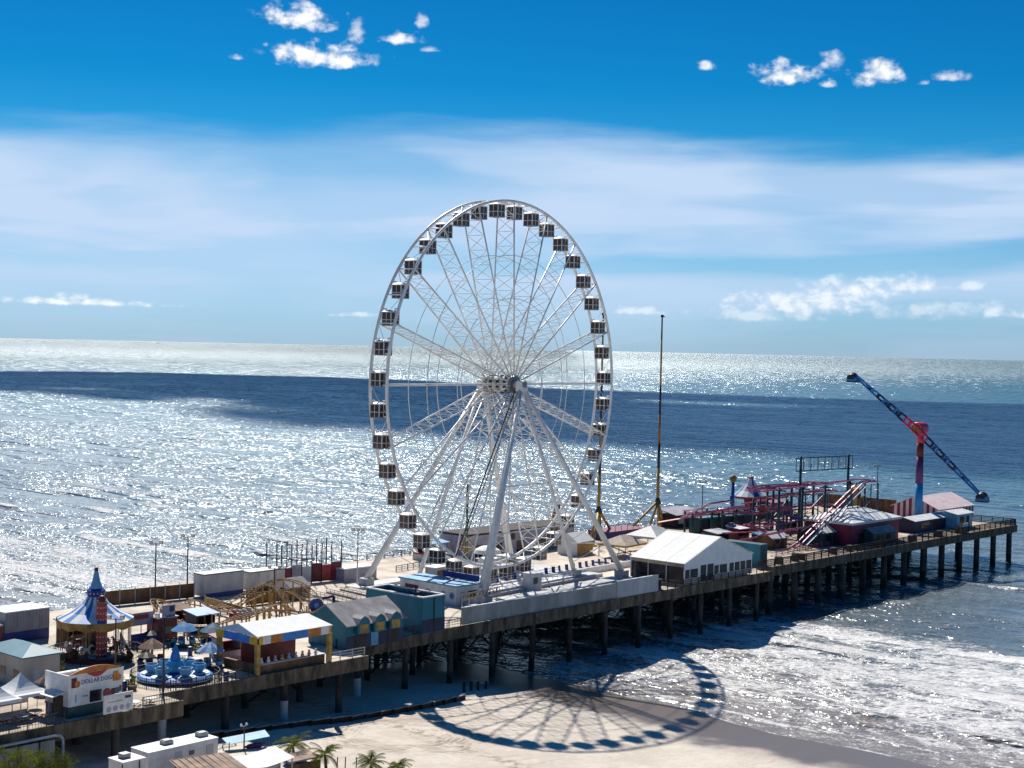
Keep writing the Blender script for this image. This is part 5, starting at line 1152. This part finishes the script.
for dy_, dz_ in ((dyA, dzA), (dyB, dzB)):
    e = Vector((0, dy_, dz_)); L = e.length; ax = e / L; nr = Vector((0, -ax.z, ax.y)); m = MB('crimson')
    def A(f, s, o=0): return Vector((-2.9 + .35 * o, 0, hh)) + ax * (L * f) + nr * (s * (.85 - .6 * f))
    segs = [0, .09, .17, .26, .34, .43, .52, .61, .70, .80, .90, 1.0]
    for j in range(11):
        if j == 2: m.build('arm_root', bo); m = MB('navy')
        if j > 2: m.use('arm_blue' if j % 2 or j > 7 else 'navy')
        for o_ in (-1, 1):
            for s in (-1, 1): m.tube(A(segs[j], s, o_), A(segs[j + 1], s, o_), .15, n=5)
        for o_ in (-1, 1): m.tube(A(segs[j + 1], -1, o_), A(segs[j + 1], 1, o_), .15 if j % 2 else .3, n=5)
        if j in (3, 5, 8): m.use('navy').slab([A(segs[j] + .03, -1, -1.1), A(segs[j + 1] - .03, -1, -1.1), A(segs[j + 1] - .03, 1, -1.1), A(segs[j] + .03, 1, -1.1)], .75, (-1, 0, 0))
    m.build('arm', bo)
    c = Vector((-2.9, dy_, hh + dz_)) + Vector((0, .6 * (1 if dy_ > 0 else -1), -.4))
    m = MB('navy'); m.ball(c, 1.35, 12, .9); m.use('arm_blue').box(c + Vector((0, 0, -.6)), (2.4, 2.6, 1.1)); m.use('black').box(c + Vector((-1.0, 0, -.1)), (.5, 2.2, .9)); m.use('navy').box(c + Vector((0, 0, -1.3)), (1.8, 3.0, .3)); m.build('seat_pod', bo)
# pink striped tent
p = at(938, 522, Z0); pt = thing('striped_tent', 'pale pink tent with maroon striped gable at the end of the pier', 'tent', (p.x, p.y, Z0)); PW, PD, PH, PR = 21, 13.5, 3.2, 6.2
m = MB('pink_fabric'); m.slab([(-.3, -.3, PH), (PW + .3, -.3, PH), (PW + .3, PD / 2, PR), (-.3, PD / 2, PR)], .08); m.slab([(-.3, PD / 2, PR), (PW + .3, PD / 2, PR), (PW + .3, PD + .3, PH), (-.3, PD + .3, PH)], .08); m.build('roof', pt)
m = MB('pink_fabric')
ns = 16
for j in range(ns):
    y0_, y1_ = PD * j / ns, PD * (j + 1) / ns; tp = lambda y: PH - .1 + (PR - PH) * (1 - abs(y - PD / 2) / (PD / 2))
    m.use('maroon' if j % 2 else 'pink_fabric').add([(0, y0_, 0), (0, y1_, 0), (0, y1_, tp(y1_)), (0, y0_, tp(y0_))], [(0, 1, 2, 3)])
m.build('gable_wall', pt); m = MB('maroon')
for j in range(22): m.use('maroon' if j % 2 else 'pink_fabric').bx(PW * j / 22, PW * (j + 1) / 22, 0, .05, 0, PH - .2)
m.build('front_wall', pt)
a, b_ = (186.0, 34, Z0), (186.0, 60, Z0); f_ = thing('board_fence', 'tall brown board fence across the far end of the pier', 'fence', (185.4, 36, Z0), R(90))
for j in range(8): m = MB('timber_brown'); m.bx(j * 3, j * 3 + 2.9, 0, .1, 0, 3.8); m.build('panel', f_); m = MB('timber_pale'); m.bx(j * 3 - .1, j * 3 - .001, -.05, .15, 0, 4.0); m.build('post', f_)

# ------------------------------------------------------------------ small stuff among the rides
def ring_fence(px, py, r_, label, m_='dark_steel', z=Z0, gap=0, c=None):
    c = c or at(px, py, z); f = thing('ride_fence', label, 'fence', (c.x, c.y, z)); n_ = max(16, int(r_ * 6)); rl = MB(m_)
    P_ = [Vector((r_ * math.cos(2 * math.pi * i / n_), r_ * math.sin(2 * math.pi * i / n_), 0)) for i in range(n_)]
    for h in (.55, 1.1): rl.path([q + Vector((0, 0, h)) for q in P_], .045, 4, True)
    for i in range(n_):
        for j in range(3): q = P_[i].lerp(P_[(i + 1) % n_], j / 3); rl.tube(q, q + Vector((0, 0, 1.1)), .03, n=4, caps=False)
    rl.build('rail', f)
    for q in P_[::3]: m = MB(m_); m.box((0, 0, .6), (.1, .1, 1.2)); m.build('post', f, q)
ring_fence(95, 657, 6.6, 'dark round fence encircling the carousel')
ring_fence(175, 679, 5.6, 'dark round fence encircling the teacup ride')
ring_fence(750, 518, 6.2, 'red round fence under the swing carousel', 'dark_red')
picnic(134, 708, 'round picnic table with dark seats just right of the banner board'); picnic(150, 704, 'round picnic table with dark seats below the teacup ride')
def planter(px, py, label, seed):
    rnd = random.Random(seed); p = at(px, py, Z0); t_ = thing('planter', label, 'planter', (p.x, p.y, Z0), 0, 'planters among the rides')
    m = MB('timber_brown'); m.lathe([(.5, 0), (.65, .6), (.55, .6), (.5, .5), (0, .5)], 10); m.build('tub', t_); m = MB('palm_leaf')
    for _ in range(70):
        q = Vector((rnd.gauss(0, .3), rnd.gauss(0, .3), 1.0 + rnd.gauss(0, .28))); d = Vector((rnd.gauss(0, 1), rnd.gauss(0, 1), rnd.gauss(.4, .8))).normalized(); sd = d.orthogonal().normalized(); m.add([q, q + d * .2 + sd * .1, q + d * .45, q + d * .2 - sd * .1], [(0, 1, 2, 3)])
    m.build('foliage', t_)
for i, (px, py) in enumerate(((60, 672), (118, 676), (128, 662), (146, 652), (198, 652), (224, 655), (132, 690), (204, 640))): planter(px, py, 'round wooden tub with a small dark green bush among the rides', i)
def bin_(px, py, mm, label):
    p = at(px, py, Z0); b_ = thing('litter_bin', label, 'bin', (p.x, p.y, Z0), 0, 'litter bins among the rides'); m = MB(mm); m.lathe([(.32, 0), (.38, .95), (0, .95)], 10); m.build('body', b_); m = MB('black'); m.lathe([(.42, .95), (.34, 1.15), (0, 1.25)], 10); m.build('lid', b_)
for px, py, mm in ((48, 700, 'royal_blue'), (124, 690, 'royal_blue'), (216, 662, 'royal_blue'), (226, 680, 'royal_blue'), (140, 668, 'royal_blue'), (190, 655, 'royal_blue')): bin_(px, py, mm, 'blue litter bin with a domed black lid near the rides')
def booth(px, py, w_, d_, h_, wall, roof, label, name='game_booth'):
    p = at(px, py, Z0); b_ = thing(name, label, 'booth', (p.x, p.y, Z0)); m = MB(wall); m.bx(0, w_, 0, d_, 0, 1.1); m.bx(0, .15, .0, d_, 1.101, h_); m.bx(w_ - .15, w_, 0, d_, 1.101, h_); m.bx(.16, w_ - .16, d_ - .15, d_, 1.101, h_); m.build('wall', b_)
    m = MB(roof); m.slab([(-.4, -.7, h_), (w_ + .4, -.7, h_), (w_ + .4, d_ + .3, h_ + .5), (-.4, d_ + .3, h_ + .5)], .14); m.build('roof', b_)
    m = MB('timber_dark'); m.bx(.1, w_ - .1, -.2, .3, 1.102, 1.2); m.build('counter', b_)
    m = MB('red'); m.bx(.3, w_ - .3, d_ - .4, d_ - .2, 1.3, h_ - .4); m.build('display', b_)
booth(222, 660, 3.2, 2.4, 2.7, 'lilac', 'maroon', 'small lilac game booth just left of the striped stall')
booth(196, 634, 3.4, 2.6, 2.8, 'navy', 'bright_blue', 'navy game booth with a bright blue roof in front of the gold coaster')
booth(66, 644, 4.4, 2.6, 2.8, 'timber_brown', 'dark_red', 'brown game booth with a dark red roof left of the carousel')
booth(170, 628, 3.6, 2.4, 2.6, 'dark_red', 'timber_brown', 'dark red game booth with a brown roof beside the gold coaster')
booth(716, 546, 5.2, 3, 2.8, 'teal_dark', 'pale_grey', 'dark teal booth with a pale roof below the coaster station')
booth(738, 541, 4.6, 3, 2.8, 'dark_red', 'white_paint', 'dark red booth with a white roof under the coaster tracks')
booth(764, 548, 4.6, 3, 2.6, 'navy', 'sky_blue', 'navy booth with a pale blue roof right of the teal container')
booth(786, 533, 5.0, 3, 2.8, 'royal_blue', 'white_paint', 'royal blue booth with a white roof in the middle of the coaster')
booth(818, 534, 5.0, 3, 3.0, 'teal_dark', 'royal_blue', 'dark teal booth with a blue roof near the sign frame posts')
p = at(577, 556, Z0); wt2 = thing('gable_tent', 'small white gabled tent with yellow sides behind the wheel leg', 'tent', (p.x, p.y, Z0), R(5))
m = MB('white_fabric'); m.slab([(-.2, -.2, 2.8), (6.2, -.2, 2.8), (6.2, 2.5, 4.6), (-.2, 2.5, 4.6)], .06); m.slab([(-.2, 2.5, 4.6), (6.2, 2.5, 4.6), (6.2, 5.2, 2.8), (-.2, 5.2, 2.8)], .06); m.build('roof', wt2)
m = MB('white_fabric'); m.add([(0, 0, .0), (0, 5, 0), (0, 5, 2.75), (0, 2.5, 4.5), (0, 0, 2.75)], [(0, 1, 2, 3, 4)]); m.build('end_wall', wt2); m = MB('ochre'); m.bx(.05, 6, .05, .12, 0, 2.7); m.build('front_wall', wt2)
for k_, (px0, py0, px1, py1, lb) in enumerate(((702, 552, 762, 541, 'red rail fence in front of the coaster station'), (776, 556, 828, 547, 'red rail fence along the foot of the lift hill'), (690, 541, 740, 533, 'red rail fence behind the white marquee'))):
    a, b_ = at(px0, py0, Z0), at(px1, py1, Z0); railing([(a.x, a.y, Z0), (b_.x, b_.y, Z0)], lb, 1.2, 2.4, 'track_red', 3, .06)
for (px0, py0, px1, py1, lb) in ((122, 652, 168, 648, 'dark queue rail behind the small rides'), (206, 690, 232, 684, 'dark queue rail at the left end of the striped stall'), (54, 690, 88, 683, 'dark queue rail behind the food stand'), (120, 640, 132, 662, 'dark queue rail right of the carousel'), (396, 572, 452, 562, 'dark rail behind the boarding platform')):
    a, b_ = at(px0, py0, Z0), at(px1, py1, Z0); railing([(a.x, a.y, Z0), (b_.x, b_.y, Z0)], lb, 1.15, 1.8, 'dark_steel', 3, .05, .4)
for px, py, lb in ((150, 645, 'dark low parasol between the carousel and the red ticket booth'), (151, 656, 'dark low parasol in the middle of the three beside the carousel'), (146, 668, 'dark low parasol left of the teacup ride'), (44, 694, 'dark red parasol beside the beige building')): parasol(px, py, Z0, lb, ['timber_dark', 'dark_red'] if 'red parasol' in lb else ['black', 'timber_dark'], 2.1, 1.25)
for px, py, lb in ((196, 664, 'round picnic table with dark seats right of the teapot'), (128, 684, 'round picnic table with dark seats left of the teacup ride'), (206, 651, 'round picnic table with dark seats below the navy game booth'), (182, 660, 'round picnic table with dark seats behind the teapot'), (58, 680, 'round picnic table with dark seats behind the food stand')): picnic(px, py, lb)
# low extra runs of coaster track
for pts in ([(-8, 8, 2.2), (10, 7, 2.6), (24, 6, 2.0)] + arc(24, 9, 1.9, 3, -math.pi / 2, math.pi / 2, 8) + [(4, 12.4, 2.6), (-8, 12.6, 3.2)],
            [(-6, 23, 6.2), (12, 22.5, 6.8), (30, 22, 6.0)] + arc(30, 24, 5.9, 2, -math.pi / 2, math.pi / 2, 8) + [(10, 26.4, 5.4), (-4, 27, 4.8)],
            [(10, 16, 9.6), (18, 15.6, 9.9), (33, 15, 9.2)] + arc(33, 17, 9.0, 2, -math.pi / 2, math.pi / 2, 8) + [(20, 19.2, 8.4), (10, 19.6, 8.0)]): track(pts, co)
for x, y, h in ((-6, 9, 2.4), (6, 8, 2.6), (18, 7, 2.4), (-4, 24, 6.2), (8, 24, 6.6), (20, 24, 6.4), (29, 24, 6), (11, 17.5, 9.2), (14, 17.5, 9.4), (17, 17.5, 9.3), (26, 17.5, 9.0)):
    m = MB('teal_dark'); m.tube((x, y, 0), (x, y, h), .24, n=7); m.build('column', co)

# clutter crowd of barrels and bins along the outer railing
for j in range(17):
    x = random.choice([74, 83, 97, 106, 118, 133, 147, 158]) + random.uniform(-2.4, 2.4); mm = random.choice(['timber_dark', 'dark_red', 'teal_dark', 'black', 'timber_brown']); m = MB(mm); h = random.uniform(.9, 1.6); w_ = random.uniform(.5, .8)
    m.bx(-w_, w_, -w_ * .7, w_ * .7, 0, h); m.use('dark_steel').bx(-w_ - .05, w_ + .05, -w_ * .75, w_ * .75, h + .001, h + .1)
    o = m.build('storage_bin', None, (x, 4.6 + random.uniform(-.3, .5), Z0)); o.rotation_euler.z = random.uniform(-.3, .3); tag(o, 'dark lidded bin behind the near railing of the outer pier', 'bin', 'dark bins along the outer railing')

# ------------------------------------------------------------------ beach foreground
G = lambda v_: ground(v_.x, v_.y)
p = atg(148, 783); z = G(p); wt = thing('service_trailer', 'long white service trailer with two roof units on the sand', 'trailer', (p.x, p.y, z), R(1))
m = MB('white_paint'); m.bx(0, 9.4, 0, 3.2, .5, 3.2); m.build('body', wt)
m = MB('white_paint'); m.bx(-.05, 9.45, -.05, 3.25, 3.2, 3.3); m.build('roof', wt)
for x in (3.6, 8.4): m = MB('steel_grey'); m.box((x, 1.7, 3.5), (1.2, .95, .4)); m.use('pale_grey').box((x, 1.7, 3.75), (1.0, .8, .1)); m.build('roof_unit', wt)
for x in (3.5, 7.8): m = MB('pale_grey'); m.bx(x, x + .95, -.05, -.002, .6, 2.7); m.use('steel_grey').bx(x + .1, x + .2, -.1, -.051, 1.5, 1.7); m.build('door', wt)
m = MB('window_dark'); m.bx(5.4, 6.1, -.04, -.002, 2.0, 2.5); m.build('window', wt)
for x in (2.0, 9.2): m = MB('black'); m.lathe([(0, -.12), (.5, -.12), (.5, .12), (0, .12)], 14, (x, .14, .5), axis='y'); m.build('wheel', wt)
p = atg(129, 790); z = G(p); wb = thing('utility_cabin', 'small white ribbed cabin with a roof unit left of the service trailer', 'cabin', (p.x - .8, p.y, z), R(1))
m = MB('white_paint'); m.bx(0, 2.8, 0, 2.6, .1, 3.0)
for y in np.arange(.2, 2.5, .35): m.bx(-.04, -.001, y, y + .08, .2, 2.9)
m.build('body', wb); m = MB('white_paint'); m.bx(-.08, 2.88, -.08, 2.68, 3.0, 3.1); m.build('roof', wb); m = MB('steel_grey'); m.box((1.2, 1.5, 3.35), (1.0, .9, .5)); m.build('roof_unit', wb); m = MB('dark_steel'); m.bx(2.0, 2.1, -.1, -.002, .1, 2.9); m.bx(-.1, -.045, -.08, .05, .1, 2.9); m.build('pipe', wb)
p = atg(192, 797); z = G(p); bh = thing('beach_bar', 'open beach bar with a flat weathered brown roof', 'beach bar', (p.x, p.y, z), R(-14))
for x in (0, 5.4):
    for y in (0, 4.6): m = MB('timber_brown'); m.tube((x, y, 0), (x, y, 2.4), .11); m.build('post', bh)
m = MB('roof_brown'); m.slab([(-.6, -.6, 2.4), (6.0, -.6, 2.45), (6.0, 5.2, 2.75), (-.6, 5.2, 2.7)], .14)
for x in np.arange(-.4, 6, .8): m.slab([(x, -.6, 2.46), (x + .12, -.6, 2.46), (x + .12, 5.2, 2.82), (x, 5.2, 2.82)], .05)
m.build('roof', bh); m = MB('royal_blue'); m.bx(.2, 5.2, .1, .3, 0, 1.15); m.use('cup_blue').bx(.1, 5.3, -.1, .4, 1.151, 1.25); m.build('counter', bh)
p = atg(254, 783); z = G(p); sl_ = thing('sail_canopy', 'cream sail canopy over a small round arched bar', 'canopy', (p.x, p.y, z), R(-8))
m = MB('white_fabric'); m.add([(-3.2 + 7.0 * i / 6, -2.2 + 4.4 * j / 3, 2.2 + .6 * abs(i / 6 - .45) ** 1.3 * 2 + .12 * j) for i in range(7) for j in range(4)], [(i * 4 + j, (i + 1) * 4 + j, (i + 1) * 4 + j + 1, i * 4 + j + 1) for i in range(6) for j in range(3)], True); m.build('sail', sl_)
for x, y, h in ((-3.0, -2, 2.6), (3.6, -2, 2.75), (-3, 2.1, 2.9), (3.6, 2.1, 3.1)): m = MB('offwhite'); m.tube((x, y, 0), (x, y, h), .08); m.build('post', sl_)
m = MB('offwhite'); m.bx(-1.6, 3.0, -.6, 1.4, 0, 2.0); m.build('wall', sl_); m = MB('window_dark'); m.prism([(0, 0)], 0, 0) if False else m.lathe([(0, -.02), (.7, -.02), (.7, .0)], 14, (0, -.62, 1.2), axis='y'); m.build('arch_opening', sl_)
m = MB('timber_brown'); m.bx(3.2, 7.6, -1.6, -1.4, 0, 1.7); m.use('roof_brown').bx(3.2, 7.8, -1.7, 1.5, 2.0, 2.15); m.build('side_bar', sl_)
p = atg(228, 752); z = G(p); m = MB('sky_blue'); tt = thing('pale_tarpaulin', 'pale blue tarpaulin stretched over a low beach frame', 'tarpaulin', (p.x, p.y, z), R(-10)); m.slab([(0, 0, .9), (5.6, 0, 1.1), (6.0, 2.0, 1.4), (.2, 2.0, 1.2)], .06); m.build('sheet', tt)
for x, y in ((.2, .1), (5.5, .1), (5.8, 1.9), (.3, 1.9)): m = MB('timber_brown'); m.tube((x, y, 0), (x, y, 1.1), .06); m.build('leg', tt)
p = atg(255, 748); z = G(p); m = MB('purple'); m.lathe([(.02, -1.6), (.3, -.8), (.36, 0), (.3, .8), (.02, 1.6)], 10, (0, 0, .3), axis='x'); m.use('black').lathe([(0, .02), (.2, .02), (.2, 0)], 10, (0, 0, .64)); tag(m.build('kayak', None, (p.x, p.y, z), R(-10)), 'purple kayak lying on the sand behind the beach bar', 'kayak')
p = atg(244, 750); z = G(p); lp = thing('beach_lamp', 'white topped lamp post standing on the sand behind the beach bar', 'lamp post', (p.x, p.y, z)); m = MB('timber_brown'); m.tube((0, 0, 0), (0, 0, 2.9), .1, .07, n=8); m.build('pole', lp)
for s in (-1, 1): m = MB('white_paint'); m.tube((0, 0, 2.8), (s * .35, .1, 3.0), .04); m.ball((s * .4, .1, 3.05), .17, 8); m.build('globe', lp)
parasol(297, 784, 2.4, 'blue parasol with a white cap between the palms', ['blue', 'bright_blue'], 3.0, 1.7, True)
# palms
def palm(px, ycrown, size, label, seed):
    rnd = random.Random(seed); zc = 6.4; c = at(px, ycrown, zc); z = G(c)
    t_ = thing('palm_tree', label, 'palm tree', (c.x, c.y, z), 0, 'palms in front of the beach'); H_ = zc - z
    m = MB('palm_trunk'); pr = Vector((.25, -.1, -.3))
    for i in range(8):
        q = Vector((.25 * (1 - (i + 1) / 8), -.1 * (1 - (i + 1) / 8), H_ * (i + 1) / 8)); m.tube(pr, q, .24 - .012 * i, .2 - .012 * i, n=8); pr = q
    m.build('trunk', t_); m = MB('palm_leaf')
    for j in range(26):
        a = j * 2.399 + rnd.uniform(-.2, .2); e = rnd.uniform(-.25, 1.15); L = size * rnd.uniform(.8, 1.1); pts_ = []
        d0 = Vector((math.cos(a) * math.cos(e), math.sin(a) * math.cos(e), math.sin(e))); q = Vector((0, 0, H_)); v_ = d0.copy()
        for i in range(9): pts_.append(q.copy()); q = q + v_ * L / 8; v_ = (v_ + Vector((0, 0, -.2))).normalized()
        sd = Vector((-math.sin(a), math.cos(a), 0))
        for i in range(8):
            m.tube(pts_[i], pts_[i + 1], .03, .025, n=3, caps=False); tv = (pts_[i + 1] - pts_[i]).normalized()
            if i == 0: continue
            for half in (0, .5):
                b0 = pts_[i].lerp(pts_[i + 1], half)
                for s in (-1, 1):
                    ll = .62 * size / 2.2 * math.sin(math.pi * (i + half + .6) / 9.2) ** .6 + .12
                    tip = b0 + (sd * s * .8 + tv * .7 + Vector((0, 0, -.28))).normalized() * ll
                    m.add([b0, b0 + tv * .10, tip], [(0, 1, 2)])
    m.build('crown', t_)
palm(293, 746, 2.7, 'palm with the largest crown beside the blue parasol', 1); palm(325, 755, 2.2, 'small dense palm second from the blue parasol', 2)
palm(371, 764, 2.2, 'palm with crown cut by the bottom edge of the photo', 3); palm(398, 767, 2.0, 'lowest palm at the right end of the palm row', 4)
for px, lb in ((305, 'short'), (337, 'medium'), (345, 'weathered'), (356, 'slim'), (314, 'leaning')):
    p = atg(px, 770); m = MB('timber_dark'); m.tube((0, 0, -.3), (.05, 0, 1.5), .07, n=6); tag(m.build('fence_post', None, (p.x, p.y, G(p))), '%s dark post standing in the sand among the palms' % lb, 'post', 'posts among the palms')
# dune scrub, bottom left

def shrub(px, py, rad, label, seed):
    rnd = random.Random(seed); p = at_v(px, py, -17.5 - (seed % 3) * .8); z = G(p); h = p.z - z
    s_ = thing('dune_shrub', label, 'shrub', (p.x, p.y, z), 0, 'dune shrubs below the pier'); stm = MB('shrub_stem'); lf = MB('shrub_leaf')
    for j in range(7): a = rnd.uniform(0, 6.28); stm.tube((0, 0, 0), (rad * .5 * math.cos(a), rad * .5 * math.sin(a), h * .8), .06, .03, n=5)
    stm.build('stem', s_)
    cl = [(rnd.gauss(0, rad * .45), rnd.gauss(0, rad * .45), h * rnd.uniform(.45, .95), rnd.uniform(.35, .7)) for _ in range(int(16 * rad))]
    for x, y, zz, r_ in cl:
        for _ in range(60):
            q = Vector((x, y, zz)) + Vector((rnd.gauss(0, 1), rnd.gauss(0, 1), rnd.gauss(0, .8))) * r_ * .55; d = Vector((rnd.gauss(0, 1), rnd.gauss(0, 1), rnd.gauss(.3, 1))).normalized(); sd = d.orthogonal().normalized(); l = rnd.uniform(.12, .28)
            lf.add([q, q + d * l * .5 + sd * l * .22, q + d * l, q + d * l * .5 - sd * l * .22], [(0, 1, 2, 3)])
    lf.build('foliage', s_)
for i, (px, py, r_, lb) in enumerate([(3, 748, 1.9, 'olive green dune shrub at the left photo edge'), (22, 749, 1.9, 'olive green dune shrub second from the left photo edge'), (42, 748, 1.8, 'yellow green dune shrub in the middle of the clump'), (60, 754, 1.6, 'yellow green dune shrub nearest the white cabin'), (74, 770, 1.1, 'lowest dune shrub at the right end of the clump'), (12, 764, 1.6, 'low dune shrub in front at the bottom edge'), (48, 766, 1.5, 'bushy dune shrub at the bottom edge')]): shrub(px, py, r_, lb, 100 + i)
# ramp wall and pipe rail
p, q = at_v(-8, 748, -13.4), at_v(56, 734, -13.4); q.z = p.z; rw = thing('ramp_rail', 'grey pipe rail with a bent end above the dune shrubs', 'railing', (p.x, p.y, p.z), math.atan2((q - p).y, (q - p).x)); L = (q - p).length
m = MB('pale_grey'); pts = [(0, 0, 0), (L, 0, 0), (L + .5, 0, -.1), (L + .85, 0, -.5), (L + .9, 0, -1.2), (L + .9, 0, -4.0)]; m.path([Vector(a) for a in pts], .16, 8); m.build('rail', rw)
m = MB('concrete_pale'); m.bx(0, L, .2, .4, -3.5, -.5); m.build('panel', rw)
for x in np.arange(.5, L, 2.6): m = MB('dark_steel'); m.tube((x, .1, -3.5), (x, .1, 0), .08); m.build('post', rw)
# groyne: low timber wall on the sand
pa = [atg(205, 739), atg(270, 730), atg(310, 725), atg(350, 721), atg(420, 709), atg(465, 699)]
gr = thing('timber_groyne', 'low weathered timber groyne running down the sand beside the pier', 'groyne', (pa[0].x, pa[0].y, 0)); o_ = Vector((pa[0].x, pa[0].y, 0))
for a, b_ in zip(pa[:-1], pa[1:]):
    a, b_ = a - o_, b_ - o_; d = b_ - a; n_ = max(1, int(d.length / 2.4)); ang = math.atan2(d.y, d.x)
    for j in range(n_):
        c = a.lerp(b_, (j + .5) / n_); m = MB('timber_dark'); gz = c.z; m.box((c.x, c.y, gz), (d.length / n_ - .05, .22, 1.2), ang); m.use('timber_pale').box((c.x, c.y, gz + .66 + random.uniform(-.03, .05)), (d.length / n_ - .1, .45, .1), ang); m.build('board', gr)
        e = a.lerp(b_, j / n_); m = MB('timber_dark'); nrm = Vector((d.y, -d.x, 0)).normalized() * .3; m.tube((e.x + nrm.x, e.y + nrm.y, e.z - 1.3), (e.x + nrm.x, e.y + nrm.y, e.z + .6), .16, n=8); m.build('post', gr)
for j, (px, py) in enumerate(((464, 692), (471, 690), (478, 689), (486, 687))):
    p = at(px, py, 1.0); m = MB('timber_dark'); m.tube((0, 0, -1), (0, 0, 2.2 - .2 * j), .22, n=8); tag(m.build('old_post', None, (p.x, p.y, .3)), 'dark weathered post at the seaward end of the groyne', 'post', 'old posts at the end of the groyne')
# boats and buoys near the horizon
for px, py, lb in ((158, 343.5, 'tiny dark boat near the horizon on the bright left water'), (642, 374, 'tiny dark buoy on the water right of the slingshot mast'), (835, 384.5, 'tiny dark buoy on the water left of the ride arm')):
    p = at(px, py, 0); s = max(1.5, (p - CAM).length / 1500 * .9); m = MB('dark_steel'); bt = thing('boat' if 'boat' in lb else 'buoy', lb, 'boat' if 'boat' in lb else 'buoy', (p.x, p.y, 0)); m.lathe([(0, -.3 * s), (.6 * s, -.1 * s), (.7 * s, .4 * s), (0, .45 * s)], 10); m.build('hull', bt); m = MB('black'); m.tube((0, 0, .4 * s), (0, 0, 2.0 * s), .2 * s, .1 * s); m.build('mast', bt)
print('objects', len(bpy.data.objects))
